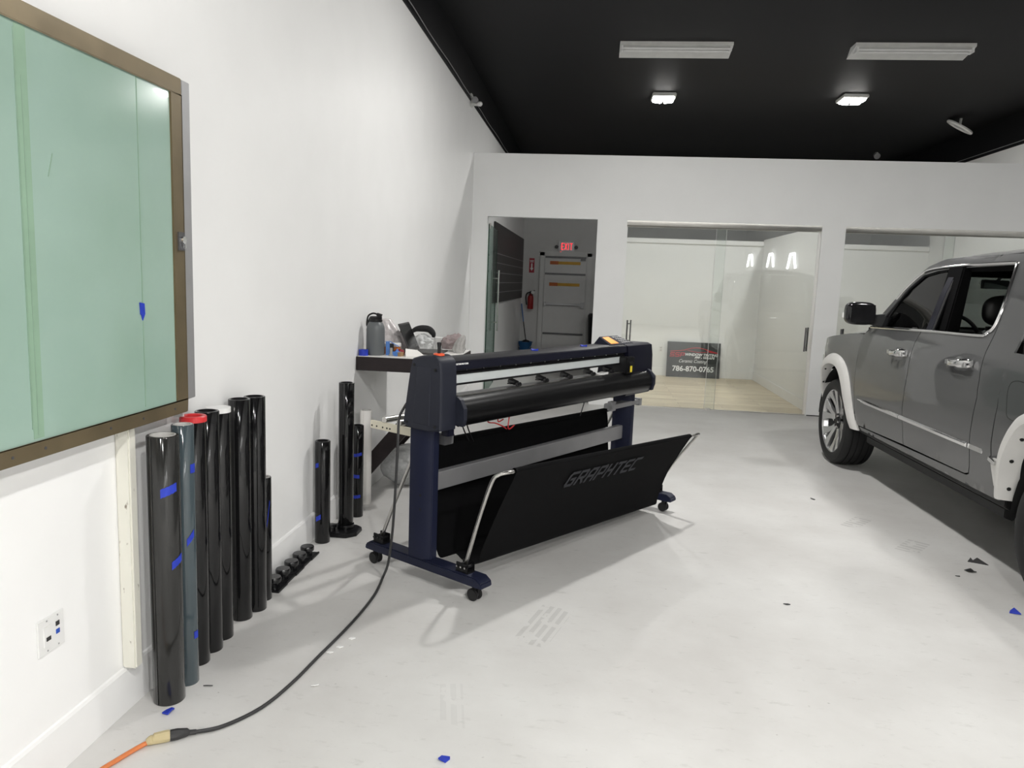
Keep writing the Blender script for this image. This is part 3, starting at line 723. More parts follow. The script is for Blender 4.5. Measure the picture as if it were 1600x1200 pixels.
MB().lathe([(.030, .028), (.028, .045), (.036, .05), (.036, .062), (.03, .066), (0, .066)], (-.06, -.03, 0), 24).build('peg', 'blackgloss', t)

# ------------------------------------------------------------------ desk and what lies on it
DZ = 1.087
t = thing('wall_desk', 'dark brown wall desk with white top in the corner behind the plotter', 'desk', (0, 5.33, 0))
MB().mm(.0, .713, 0, .85, DZ-.105, DZ-.004).build('apron', 'espresso', t, bevel=.003)
MB().mm(.006, .707, .006, .845, DZ-.004, DZ).build('desk_top', 'whitetop', t)
def brace(y, nm):
    b = MB()
    b.prism([(.03, y, .10), (.03, y, .27), (.62, y, DZ-.105), (.70, y, DZ-.105), (.70, y, DZ-.19)], [(.03, y+.07, .10), (.03, y+.07, .27), (.62, y+.07, DZ-.105), (.70, y+.07, DZ-.105), (.70, y+.07, DZ-.19)])
    b.build(nm, 'espresso', t, bevel=.003)
brace(.02, 'diagonal_brace'); brace(.76, 'diagonal_brace')

t = thing('water_jug', 'tall grey insulated bottle with black lid at the desk edge', 'bottle', (.104, 5.472, DZ))
MB().lathe([(0, .004), (.062, .004), (.066, 0), (.068, .012), (.068, .19), (.064, .215), (.054, .236), (.045, .247), (.044, .258), (0, .258)], seg=36).build('body', 'jug', t)
MB().lathe([(.046, .246), (.049, .248), (.049, .262), (.046, .264)], seg=32).build('neck_ring', 'black', t)
MB().lathe([(.046, .262), (.047, .28), (.036, .287), (.0, .287)], seg=32).box((.028, 0, .297), (.035, .03, .022), Matrix.Rotation(.3, 3, 'Y')).build('lid', 'black', t)
MB().tube(smooth([(.015, 0, .30), (-.02, 0, .308), (-.055, 0, .29), (-.066, 0, .25), (-.066, 0, .215), (-.055, 0, .215), (-.052, 0, .255), (-.035, 0, .28)], 5), .0065, 8).build('carry_loop', 'black', t)

t = thing('blue_tape_roll', 'roll of dark blue tape at the desk corner between bottle and wall', 'tape roll', (.040, 5.385, DZ))
MB().lathe([(.022, 0), (.034, 0), (.034, .044), (.022, .044), (.022, 0)], seg=32).build('roll', 'tape', t)

t = thing('blue_carton', 'open blue carton with torn flap beside the grey bottle', 'box', (.205, 5.50, DZ), .3)
MB().mm(-.028, .0, -.02, .045, 0, .10).build('carton_body', 'bluebox', t, bevel=.001)
MB().prism([(0, -.02, .10), (.07, -.02, .062), (.07, .04, .062), (0, .04, .10)], [(0, -.02, .103), (.07, -.02, .065), (.07, .04, .065), (0, .04, .103)]).build('torn_flap', 'bluebox', t)
MB().mm(.0, .03, -.015, .04, .0, .085).build('inner_box', 'black', t)
t = thing('glass_vial', 'small clear bottle standing before the blue carton', 'bottle', (.232, 5.445, DZ))
MB().lathe([(0, .0), (.02, .0), (.021, .006), (.012, .012), (.010, .03), (.010, .06), (0, .06)], seg=20).build('body', 'bagclear', t)
t = thing('small_carton', 'little blue and brown carton lying open near the desk edge', 'box', (.278, 5.46, DZ), -.25)
MB().mm(-.032, .012, -.024, .024, 0, .032).build('carton_body', 'bluebox', t, bevel=.001)
MB().mm(.0122, .038, -.024, .024, 0, .030).build('kraft_side', 'kraft', t, bevel=.001)
MB().prism([(-.02, -.01, .032), (.0, .01, .032), (-.01, .012, .055)], [(-.015, -.005, .032), (.004, .012, .032), (-.006, .012, .052)]).build('flap', 'bluebox', t)
t = thing('red_cloth', 'dark red cloth lump behind the small carton', 'cloth', (.265, 5.56, DZ+.017))
MB().blob((0, 0, 0), (.042, .03, .024), 3, lambda p: p*(1+.25*noise.noise(p*3))).build('fold', 'darkred', t)
t = thing('ointment_tub', 'white-lidded tub with orange label behind the blue carton', 'tub', (.185, 5.63, DZ))
MB().lathe([(0, 0), (.066, 0), (.068, .06), (0, .06)], seg=32).build('body', 'orangeprint', t)
MB().lathe([(.072, .055), (.074, .06), (.074, .078), (.068, .082), (0, .082)], seg=32).build('lid', 'white', t)
t = thing('napkin', 'folded white paper napkin lying in front of the laptop', 'napkin', (.385, 5.49, DZ), .2)
MB().prism([(-.05, -.06, 0), (.10, -.05, 0), (.03, .13, 0), (-.06, .12, 0)], [(-.05, -.06, .006), (.10, -.05, .004), (.03, .13, .035), (-.06, .12, .045)]).build('fold', 'paper', t, bevel=.001)
MB().mm(-.02, .20, -.10, -.075, 0, .002).build('loose_sheet', 'paper', t)

t = thing('laptop', 'dark grey laptop standing open on the desk', 'laptop', (.445, 5.80, DZ), math.radians(90))
MB().mm(-.165, .165, -.115, .115, 0, .014).build('base', 'laptop', t, bevel=.003)
k = MB()
for r_ in range(5):
    for c_ in range(13): k.mm(-.145+c_*.0225, -.125+c_*.0225, .085-.02*r_-.016, .085-.02*r_, .014, .0155)
k.build('keyboard', 'keys', t)
MB().mm(-.05, .05, -.095, -.03, .014, .0148).build('touchpad', 'keys', t)
rt = Matrix.Rotation(math.radians(-24), 3, 'X')
s_ = MB().box(V(0, .118, .012)+rt @ V(0, 0, .118), (.33, .007, .232), rt); s_.build('screen_lid', 'laptop', t, bevel=.002)
MB().box(V(0, .118, .012)+rt @ V(0, -.0042, .12), (.31, .001, .20), rt).build('display', 'blackgloss', t)

def crumple(p, amp, f, seed): 
    q = p*f+V(seed, seed*2, 0)
    return p*(1+amp*(noise.noise(q)+.5*abs(noise.noise(q*2.3))+.25*noise.noise(q*5)))
def bag(name, label, loc, shape, m, seed, sub=4, part='bag_film'):
    t = thing(name, label, 'plastic bag', loc)
    def fn(p):
        q = crumple(p, .28, 2.1, seed); z = max(q.z, -.5)
        return V(q.x, q.y, z)
    b = MB()
    for c, sc in shape: b.blob(c, sc, sub, fn)
    b.build(part, m, t, ang=24)
    return t
def peak(name, label, loc, pts, m, seed, extra=()):
    """tall crumpled bag: rings that shrink and wander upwards"""
    t = thing(name, label, 'plastic bag', loc)
    b = MB(); rings = []
    for (x, y, z, rx, ry) in pts:
        ring = []
        for k in range(36):
            a = 2*math.pi*k/36
            w = 1+.30*noise.noise(V(math.cos(a)*2.6+seed, math.sin(a)*2.6, z*11))+.14*math.sin(a*7+z*30+2*noise.noise(V(a, z*9, seed)))
            ring.append((x+rx*w*math.cos(a), y+ry*w*math.sin(a), z))
        rings.append(ring)
    b.loft(rings)
    b.build('bag_film', m, t, ang=22)
    for e in extra: e(t)
    return t
peak('grocery_bag', 'tall crumpled white plastic bag against the wall behind the bottle', (.155, 5.83, DZ), [(.0, 0, 0, .10, .09), (.0, 0, .03, .112, .10), (.0, 0, .08, .105, .09), (-.015, 0, .125, .085, .07), (-.04, 0, .17, .058, .05), (-.06, .0, .21, .045, .035), (-.07, 0, .245, .040, .026), (-.07, 0, .252, .03, .012)], 'bagwhite', 3)
t = thing('black_strap', 'small black strap end showing above the white plastic bag', 'strap', (.175, 6.08, DZ))
MB().tube(smooth([(-.01, 0, 0), (-.035, 0, .13), (-.02, 0, .19), (.01, 0, .185), (.022, 0, .16)], 5), [.006]*15+[.012]*6, 8).build('webbing', 'fabricblack', t)
t = thing('grey_cloth', 'grey and white crumpled cloth behind the laptop', 'cloth', (.33, 6.09, DZ+.05))
MB().blob((0, 0, 0), (.085, .065, .068), 4, lambda p: V(*crumple(p, .4, 2.4, 9))).build('fold', 'fabricgrey', t, ang=25)
t = thing('baseball_cap', 'black cap lying on the grey cloth behind the laptop', 'cap', (.33, 6.08, DZ+.15))
MB().tube(smooth([(-.11, 0, -.02), (-.06, 0, .012), (0, 0, .02), (.05, 0, .012), (.082, 0, -.02), (.085, 0, -.05)], 5), [.012, .014, .016, .018, .02, .022, .024, .026, .027, .028, .028, .028, .028, .028, .027, .027, .026, .026, .025, .024, .022, .02, .018, .016, .014, .01][:26], 10).build('crown', 'fabricblack', t)
t = thing('paper_cup', 'white paper cup between the laptop and the brown bag', 'cup', (.455, 6.12, DZ))
MB().lathe([(0, .003), (.030, .003), (.031, 0), (.042, .095), (.044, .097), (.042, .099), (.0405, .096), (.030, .006), (0, .006)], seg=28).build('cup_wall', 'white', t)
bag('brown_bag', 'brownish translucent bag of food on the desk right of the cup', (.585, 6.04, DZ+.035), [((0, 0, .02), (.095, .075, .075)), ((.03, .02, .04), (.06, .06, .06))], 'bagpink', 5)
peak('clear_bag', 'clear crumpled plastic bag at the right end of the desk', (.66, 5.90, DZ), [(0, 0, 0, .035, .045), (.0, 0, .03, .05, .05), (.005, 0, .07, .042, .042), (.02, .0, .10, .034, .03), (.03, .0, .13, .024, .014), (.034, 0, .142, .012, .006)], 'bagclear', 8)
t = thing('wrapped_bundle', 'clear plastic wrapped bundle on the floor under the desk', 'bundle', (.25, 5.89, .0))
def fb(p):
    q = crumple(p, .16, 1.6, 12); return V(q.x, q.y, max(q.z, -.92))
MB().blob((0, 0, .15), (.195, .17, .163), 4, fb).build('plastic_wrap', 'bagfloor', t, ang=25)

# ------------------------------------------------------------------ cords and litter on the floor
CP = lambda u, v, z: (.814+u*math.cos(math.radians(58))+v*math.sin(math.radians(58)), 3.962+u*math.sin(math.radians(58))-v*math.cos(math.radians(58)), z)
t = thing('power_cord', 'black power cord running from the plotter down across the floor', 'cord', (0, 0, 0))
cp = smooth([CP(.0, -.085, 1.03), CP(-.02, -.125, .965), CP(-.055, -.13, .90), CP(-.10, -.089, .78), CP(-.10, -.102, .53), CP(-.10, -.12, .28), CP(-.11, -.14, .09), CP(-.15, -.14, .014), (.632, 3.72, .008), (.630, 3.52, .008), (.612, 3.29, .008), (.58, 3.035, .008), (.55, 2.79, .008), (.505, 2.60, .008), (.42, 2.462, .008), (.335, 2.402, .012)], 8)
MB().tube(cp, .0072, 8).build('cable', 'cord', t)
MB().tube([(.345, 2.408, .012), (.325, 2.397, .014), (.318, 2.392, .017), (.292, 2.374, .019), (.272, 2.362, .019)], [.009, .0095, .015, .020, .020], 10).build('plug', 'cord', t)
t = thing('extension_cord', 'orange extension cord at the bottom left of the floor', 'cord', (0, 0, 0))
MB().tube(smooth([(.212, 2.322, .012), (.19, 2.285, .009), (.165, 2.22, .009), (.135, 2.13, .009), (.10, 1.95, .009), (.06, 1.6, .009)], 6), .0085, 8).build('cable', 'cordor', t)
MB().tube([(.270, 2.361, .019), (.262, 2.355, .020), (.232, 2.336, .020), (.225, 2.331, .017), (.222, 2.329, .018), (.218, 2.326, .016), (.210, 2.321, .012)], [.020, .021, .020, .016, .0175, .016, .012], 10).build('socket_end', 'plugtan', t)

def scrap(name, label, cat, x, y, poly, m, group, z=.0, h=.004, lift=.012):
    t = thing(name, label, cat, (x, y, z), 0, group)
    b = MB(); n = len(poly); sc_ = .62 if m == 'filmscrap' else .85; poly = [(px*sc_, py*sc_) for px, py in poly]
    for i in range(1):
        A = [(px, py, .0005+lift*max(0, noise.noise(V(px*40+x, py*40+y, 3)))) for px, py in poly]
        b.prism(A, [(p[0], p[1], p[2]+h) for p in A])
    b.build('piece', m, t, ang=20)
    return t
GT = 'blue tape scraps on the floor'
scrap('tape_scrap', 'blue tape scrap on the floor before the nearest film roll', 'tape', .172, 2.52, [(-.02, -.016), (.012, -.024), (.02, -.004), (.012, .03), (-.004, .034), (-.016, .01)], 'tape', GT, lift=.03, h=.006)
scrap('tape_scrap', 'blue tape scrap at the bottom centre of the floor', 'tape', 1.259, 2.411, [(-.022, -.016), (.010, -.022), (.024, .004), (.022, .016), (-.014, .018)], 'tape', GT, lift=.025, h=.005)
scrap('tape_scrap', 'blue tape scrap on the floor near the rear truck tyre', 'tape', 4.04, 4.13, [(-.03, -.01), (.03, -.03), (.022, .04), (-.012, .02)], 'tape', GT, lift=.02, h=.006)
GF = 'dark film scraps on the floor'
scrap('film_scrap', 'larger dark film scrap on the floor beside the truck', 'scrap', 4.212, 4.90, [(-.07, .02), (-.02, .0), (.10, -.05), (.02, .025), (.0, .06), (-.03, .05)], 'filmscrap', GF, lift=.05)
scrap('film_scrap', 'square dark film scrap nearer the camera beside the truck', 'scrap', 4.10, 4.73, [(-.05, .02), (-.03, -.03), (.05, -.02), (.04, .01), (.02, .04)], 'filmscrap', GF, lift=.03)
scrap('film_scrap', 'tiny dark film sliver left of the square scrap', 'scrap', 3.98, 4.63, [(-.02, .004), (.02, -.008), (.02, .004)], 'filmscrap', GF)
scrap('film_scrap', 'small dark scrap on the floor between plotter and truck', 'scrap', 3.56, 6.18, [(-.025, .02), (.0, -.02), (.03, -.02), (.01, .025)], 'filmscrap', GF, lift=.02)
scrap('film_scrap', 'thin dark sliver on the open floor in front of the truck side', 'scrap', 2.82, 4.0, [(-.03, .004), (.0, -.006), (.03, -.004), (.01, .012)], 'filmscrap', GF)
scrap('film_scrap', 'dark sliver on the floor beside the blue-grey roll', 'scrap', .225, 2.72, [(-.03, -.006), (.03, .0), (.03, .006), (-.01, .0)], 'filmscrap', GF)
GP = 'white paper flecks beside the cord'
for x, y, lab in ((.60, 3.07, 'larger white paper fleck touching the cord'), (.627, 3.125, 'white paper fleck just past the larger one'), (.655, 3.215, 'white paper fleck farthest along the cord'), (.635, 2.795, 'white paper fleck nearest the camera by the cord')):
    scrap('paper_fleck', lab, 'paper', x+.012, y, [(-.02, -.006), (.0, -.012), (.018, .0), (.006, .012), (-.012, .008)], 'paperfleck', GP)

# ------------------------------------------------------------------ cutting plotter (local u along the beam, v to the front)
pl = thing('cutting_plotter', 'large dark blue vinyl cutting plotter on casters with black cloth basket', 'cutting plotter', (.814, 3.962, 0), math.radians(58))
def P(u, v, z): return Vector((u, -v, z))
def vz(mb, poly, u0, u1):     # extrude a (v, z) outline from u0 to u1
    return mb.prism([P(u0, v, z) for v, z in poly], [P(u1, v, z) for v, z in poly])
UR = 2.165
for u in (0, UR):
    foot = [(-.41, .088), (-.405, .118), (-.37, .140), (.445, .140), (.48, .118), (.485, .088)]
    vz(MB(), foot, u-.047, u+.047).build('foot_bar', 'navy', pl, bevel=.006)
    post = [(u-.045, -.053), (u+.030, -.053), (u+.036, -.045), (u+.036, .088), (u+.026, .098), (u-.018, .098), (u-.045, .05)]
    MB().prism([P(a, v, .138) for a, v in post], [P(a, v, .90) for a, v in post]).build('post', 'navy', pl, bevel=.004)
    hs = MB()
    for z in (.42, .50): hs.cyl(P(u-.046, .035, z), P(u-.0445, .035, z), .008, seg=10)
    hs.build('bolt_hole', 'hole', pl)
    for v in (-.365, .405):
        cs = MB()
        for s_ in (-1, 1): cs.cyl(P(u+s_*.008, v, .034), P(u+s_*.026, v, .034), .034, seg=24)
        c = cs.build('caster', 'rubber', pl, bevel=.004)
        MB().mm(u-.006, u+.006, -v-.028, -v+.012, .03, .075).cyl(P(u, v+.0, .06), P(u, v, .092), .016, seg=14).build('fork', 'black', c)
    for v in (-.315, .335):
        br = MB()
        for du in (-.026, .026): br.box(P(u+du, v, .165), (.006, .085, .055))
        br.mm(u-.03, u+.03, -v-.045, -v+.045, .138, .147)
        for dv in (-.028, .0, .028): br.cyl(P(u-.036, v+dv, .172), P(u+.036, v+dv, .172), .008, seg=8)
        br.build('arm_bracket', 'black', pl, bevel=.003)
        bo = MB()
        for dv in (-.028, 0, .028): bo.cyl(P(u-.040, v+dv, .172), P(u-.036, v+dv, .172), .0055, seg=8)
        bo.build('bolt', 'chrome', pl)
# basket arms
def arm(pts, r=.0105): MB().tube(smooth(pts, 6), r, 10).build('basket_arm', 'steel', pl)
FB0, FB1 = (.10, .555, .705), (UR-.10, .655, .632)      # ends of the cloth's front hem bar
arm([P(0, .335, .172), P(0, .42, .45), P(.0, .495, .655), P(.012, .525, .697), P(.05, .55, .708), P(*FB0)])
arm([P(UR, .335, .172), P(UR, .47, .39), P(UR, .625, .60), P(UR-.012, .65, .628), P(UR-.05, .655, .634), P(*FB1)])
BB0, BB1 = (.10, -.05, .752), (UR-.10, -.05, .722)
arm([P(0, -.315, .172), P(0, -.21, .40), P(0, -.10, .63), P(.012, -.065, .72), P(.05, -.052, .748), P(*BB0)])
arm([P(UR, -.315, .172), P(UR, -.21, .40), P(UR, -.10, .62), P(UR-.012, -.065, .70), P(UR-.05, -.052, .72), P(*BB1)])
for a_, b_ in ((FB0, FB1), (BB0, BB1)): MB().cyl(P(*a_), P(*b_), .0075, seg=10).build('basket_rod', 'steel', pl)
# cloth: back sheet, sagging bottom, front sheet
def cloth_prof(k):           # k 0 near end .. 1 far end
    f = lambda a, b: a+(b-a)*k
    return [(f(-.040, -.040), f(.742, .712)), (f(-.038, -.038), f(.762, .732)), (f(-.050, -.050), f(.768, .738)), (f(-.063, -.063), f(.755, .725)), (f(-.05, -.05), f(.62, .60)), (f(-.02, -.03), f(.40, .38)), (f(.012, .02), f(.20, .18)), (f(.045, .10), f(.115, .09)), (f(.10, .18), f(.128, .066)), (f(.16, .26), f(.165, .056)), (f(.215, .33), f(.142, .056)), (f(.275, .40), f(.118, .075)), (f(.34, .425), f(.205, .15)), (f(.44, .50), f(.43, .345)), (f(.560, .650), f(.680, .606)), (f(.572, .672), f(.706, .632)), (f(.563, .664), f(.722, .649)), (f(.548, .648), f(.721, .648)), (f(.541, .641), f(.704, .631)), (f(.550, .650), f(.690, .617))]
rows = []
NC = 30
for i in range(NC+1):
    k = i/NC; u = .105+(UR-.21)*k
    pr = smooth([(v, z, 0) for v, z in cloth_prof(k)], 4)
    row = []
    for j, p in enumerate(pr):
        wv = .003*noise.noise(V(u*3, j*.35, 1.7))
        inset = 0
        if i == 0: inset = .05*math.exp(-((j-45)/2.5)**2)     # hem cut away at the lower corner
        if i == NC: inset = -.07*max(0, min(1, (j-40)/14))**1.5
        row.append((u+inset, p.x+wv, max(p.y+wv*.5, .045)))
    rows.append(row)
cb = MB(); th = .0025
g1 = [[cb.bm.verts.new(P(u, v, z)) for u, v, z in r] for r in rows]
for i in range(NC):
    for j in range(len(rows[0])-1):
        cb.bm.faces.new((g1[i][j], g1[i+1][j], g1[i+1][j+1], g1[i][j+1]))
bmesh.ops.solidify(cb.bm, geom=cb.bm.faces[:], thickness=th)
basket = cb.build('basket_cloth', 'cloth', pl, ang=50)
# printed logo on the front sheet
def on_front(x, y, n):
    k = x/(UR-.21); pr = cloth_prof(k); a = V(*pr[14]); b_ = V(*pr[13]); c_ = V(*pr[12])
    d = (b_-a).normalized(); q = a+d*(y-.018); nn = V(-d.y, d.x) if V(-d.y, d.x).x > 0 else V(d.y, -d.x)
    q = q+nn*(.008+n)
    return P(.105+x, q.x, q.y)
lg = strokes(MB(), 'GRAPHTEC', .068, .088, .032, .018, .24, lambda x, y, n: on_front(.525+x, .175-y, n), .002)
lg.build('printed_logo', 'logo', basket)
# stretcher and rear shelf
MB().box(P(UR/2, .02, .556), (UR-.07, .05, .102)).build('stretcher', 'greyalu', pl, bevel=.004)
# roll rails at the back
for u, w in ((.0, .02), (UR-.02, .02)):
    r_ = MB().box(P(u, -.235, .825), (w, .36, .045))
    r_.build('roll_rail', 'creamsteel', pl, bevel=.002)
hl = MB()
for v in (-.40, -.36, -.31, -.275, -.25): hl.cyl(P(-.0115, v, .820), P(-.0098, v, .820), .0055, seg=8)
hl.mm(-.0118, -.0098, .175, .185, .803, .847)
hl.build('rail_hole', 'hole', pl)
for v, z in ((-.19, .862), (-.31, .862)): MB().cyl(P(.0, v, z), P(UR-.02, v, z), .019, seg=16).build('roller_bar', 'alu', pl)
MB().mm(UR-.30, UR+.10, -.10, -.02, .765, .80).mm(UR-.30, UR-.24, -.09, -.05, .75, .82).mm(UR+.085, UR+.12, -.11, -.02, .755, .81).build('front_rail', 'greyalu', pl, bevel=.003)
MB().mm(.035, .105, -.13, -.07, .78, .84).build('stopper', 'doorbar', pl, bevel=.003)
MB().mm(.10, .108, -.135, -.065, .785, .835).build('stopper_face', 'chrome', pl)
# left end cover: shaped outline in (v, z)
lc = smooth([(-.078, .890, 0), (-.075, .93, 0), (-.045, 1.12, 0), (-.022, 1.235, 0), (-.005, 1.253, 0), (.06, 1.270, 0), (.13, 1.276, 0), (.165, 1.262, 0), (.188, 1.235, 0), (.196, 1.15, 0), (.198, .95, 0), (.196, .892, 0), (.185, .878, 0), (.09, .866, 0), (-.03, .868, 0), (-.068, .878, 0)], 3, True)
lc = [(p.x, p.y) for p in lc]
def cover(u0, u1, flare):
    cen = (.07, 1.06); b = MB(); rr = []
    for du, sc in ((0, .955), (.006, .985), (.018, 1.0), (1, 1.0)):
        u = u0+(u1-u0)*(du if du == 1 else 0)+(flare*du if du != 1 else 0)
        rr.append([P(u, cen[0]+(v-cen[0])*sc, cen[1]+(z-cen[1])*sc) for v, z in lc])
    return b.loft(rr)
cv = cover(-.075, .044, 1).build('left_cover', 'navy2', pl, ang=28)
ph = MB()
ph.prism([P(-.0775, v, z) for v, z in ((.0, .91), (.115, .905), (.12, 1.20), (.025, 1.20))], [P(-.0745, v, z) for v, z in ((-.005, .90), (.12, .895), (.125, 1.21), (.02, 1.21))])
ph.build('raised_panel', 'navy2', cv, bevel=.002)
sc = MB()
for v, z in ((-.0, 1.215), (.155, 1.20), (-.05, .90), (.16, .90)): sc.cyl(P(-.0785, v, z), P(-.070, v, z), .0085, seg=12)
sc.build('screw_hole', 'hole', cv)
MB().box(P(.02, .165, .868), (.05, .05, .05)).build('under_block', 'navydark', cv, bevel=.003)
# right head
lc = [(-.072, .89), (-.045, 1.12), (-.022, 1.232), (.02, 1.248), (.155, 1.250), (.186, 1.238), (.198, 1.16), (.202, .96), (.198, .888), (.185, .875), (-.06, .875)]
rh = cover(UR+.085, UR-.29, -1).build('right_cover', 'navydark', pl, ang=25)
MB().prism([P(UR+.03, .16, .90), P(UR+.03, .255, .93), P(UR+.03, .255, 1.0), P(UR+.03, .20, 1.06)], [P(UR+.10, .10, .90), P(UR+.10, .225, .93), P(UR+.10, .225, 1.0), P(UR+.10, .16, 1.05)]).build('corner_block', 'navydark', rh, bevel=.004)
# emergency stop lever on the left cover
kb = MB().lathe([(.030, 0), (.030, .008), (.024, .012), (0, .012)], P(-.02, .125, 1.272), 24).build('knob_ring', 'orange', pl)
MB().lathe([(.009, 0), (.009, .03), (.012, .055), (.010, .058), (0, .058)], P(-.02, .125, 1.283), 16).build('knob', 'black', kb)
# main beam, rails and platen
vz(MB(), [(-.02, 1.195), (-.02, 1.235), (.02, 1.248), (.13, 1.248), (.180, 1.238), (.188, 1.195), (.175, 1.190)], .044, UR-.29).build('top_beam', 'navydark', pl, bevel=.003)
vz(MB(), [(-.021, 1.236), (-.018, 1.240), (.02, 1.2505), (.13, 1.2505), (.172, 1.2415), (.172, 1.238), (.13, 1.246), (.02, 1.246)], .044, UR-.29).build('beam_top_plate', 'beamtop', pl)
text_obj('model_line', 'CUTTING PRO FC9000', .0115, 'signwhite', pl, P(.048, .1865, 1.222), (math.radians(80), 0, 0), bold=.0006, xscale=.85)
sc = MB()
for i in range(12): sc.cyl(P(.13+.145*i, .178, 1.1925), P(.13+.145*i, .1905, 1.1925), .004, seg=8)
sc.build('fascia_screw', 'chrome', pl)
vz(MB(), [(.02, 1.165), (.02, 1.195), (.172, 1.195), (.172, 1.187), (.15, 1.185), (.15, 1.178), (.165, 1.176), (.165, 1.166)], .044, UR-.02).build('slide_rail', 'black', pl)
vz(MB(), [(.09, 1.118), (.09, 1.166), (.158, 1.166), (.158, 1.118)], .044, UR-.28).build('pinch_rail', 'railsilver', pl, bevel=.002)
vz(MB(), [(.09, 1.108), (.09, 1.118), (.160, 1.118), (.160, 1.108)], .044, UR-.28).build('rail_lip', 'black', pl)
vz(MB(), [(.06, .93), (.06, 1.030), (.09, 1.052), (.175, 1.052), (.19, 1.045), (.19, .93)], .044, UR).build('platen', 'greyalu', pl)
gd = [(.165, 1.056), (.185, 1.052), (.210, 1.040), (.232, 1.018), (.246, .988), (.250, .958), (.244, .925), (.230, .902), (.21, .893), (.185, .90), (.17, .93)]
vz(MB(), gd, .05, UR-.01).build('paper_guide', 'roller', pl, ang=50)
vz(MB(), [(.160, 1.0545), (.160, 1.059), (.188, 1.0555), (.187, 1.051)], .074, UR-.01).build('guide_lip', 'steel', pl)
for u0, u1 in ((.040, .072), (UR-.005, UR+.03)):
    vz(MB(), [(.165, .905), (.165, 1.05), (.205, 1.056), (.228, 1.040), (.256, .995), (.256, .935), (.246, .898)], u0, u1).build('guide_end_cap', 'navy2', pl, ang=12, bevel=.003)
# pinch rollers on the platen
for u in (.62, .90, 1.17, 1.45, 1.70):
    pr_ = MB().box(P(u, .13, 1.080), (.045, .055, .022), Matrix.Rotation(.25, 3, 'X')).box(P(u-.03, .13, 1.072), (.03, .03, .008))
    pr_.cyl(P(u-.018, .170, 1.068), P(u+.018, .170, 1.068), .013, seg=14).build('pinch_roller', 'blackgloss', pl, bevel=.003)
MB().box(P(1.58, .165, 1.062), (.10, .05, .012), .2).build('media_scrap', 'white', pl)
# pen carriage with a yellow warning label, control panel
ca = MB().mm(1.815, 1.93, -.222, -.10, 1.045, 1.165).mm(1.83, 1.90, -.235, -.20, 1.06, 1.13).build('pen_carriage', 'black', pl, bevel=.006)
MB().box(P(1.852, .2365, 1.080), (.028, .002, .044)).build('warning_label', 'yellow', ca)
vz(MB(), [(.05, 1.248), (.05, 1.246), (.172, 1.244), (.172, 1.243)], 1.50, 1.78).build('rear_ledge', 'black', pl)
cp = MB().prism([P(1.66, .15, 1.240), P(2.07, .15, 1.240), P(2.03, .15, 1.250), P(1.70, .15, 1.250)], [P(1.70, .0, 1.240), P(2.03, .0, 1.240), P(2.0, .02, 1.300), P(1.75, .02, 1.300)]).build('control_panel', 'navydark', pl, bevel=.003)
def on_panel(x, y, n):      # x along u, y 0 front edge .. 1 back edge
    a = P(1.70+(2.03-1.70)*x, .15, 1.250); c = P(1.75+(2.0-1.75)*x, .02, 1.300)
    q = a+(c-a)*y; nn = V(0, -.05, .13).normalized()
    return q+nn*n
def quad(x0, x1, y0, y1, n): 
    return [on_panel(x0, y0, 0), on_panel(x1, y0, 0), on_panel(x1, y1, 0), on_panel(x0, y1, 0)], [on_panel(x0, y0, n), on_panel(x1, y0, n), on_panel(x1, y1, n), on_panel(x0, y1, n)]
MB().prism(*quad(.08, .40, .14, .86, .0025)).build('lcd_screen', 'screen', cp)
kk = MB()
for i in range(4):
    for j in range(4): kk.prism(*quad(.56+.10*i, .62+.10*i, .12+.2*j, .25+.2*j, .004))
kk.build('key', 'greyalu', cp)
# leads hanging under the beam
for q in ([P(.46, .10, .93), P(.43, .10, .86), P(.50, .10, .84), P(.56, .11, .815), P(.61, .10, .79)], [P(.52, .12, .93), P(.50, .12, .855), P(.55, .12, .86)], [P(.62, .12, .93), P(.60, .12, .80), P(.66, .12, .81)]): MB().tube(smooth(q, 6), .004, 6).build('red_lead', 'red', pl)
for q in ([P(.28, .02, .93), P(.30, .02, .84), P(.36, .02, .74)], [P(.33, .02, .93), P(.34, .02, .84), P(.40, .02, .73)], [P(1.66, .0, .93), P(1.62, .0, .82), P(1.58, .0, .74)]): MB().tube(smooth(q, 6), .004, 6).build('black_lead', 'black', pl)

# bits of blue tape lying on the beam
for (u, lab) in ((.86, 'blue tape scrap lying on top of the plotter beam, the left one'), (1.42, 'blue tape scrap lying on top of the plotter beam, the right one')):
    q = pl.matrix_basis @ P(u, .10, 1.2505)
    t = thing('tape_scrap', lab, 'tape', q, .6, 'blue tape scraps on the plotter beam')
    MB().prism([(-.022, -.012, 0), (.02, -.014, 0), (.024, .01, 0), (-.018, .012, 0)], [(-.022, -.012, .004), (.02, -.014, .014), (.024, .01, .006), (-.018, .012, .013)]).build('piece', 'tape', t)

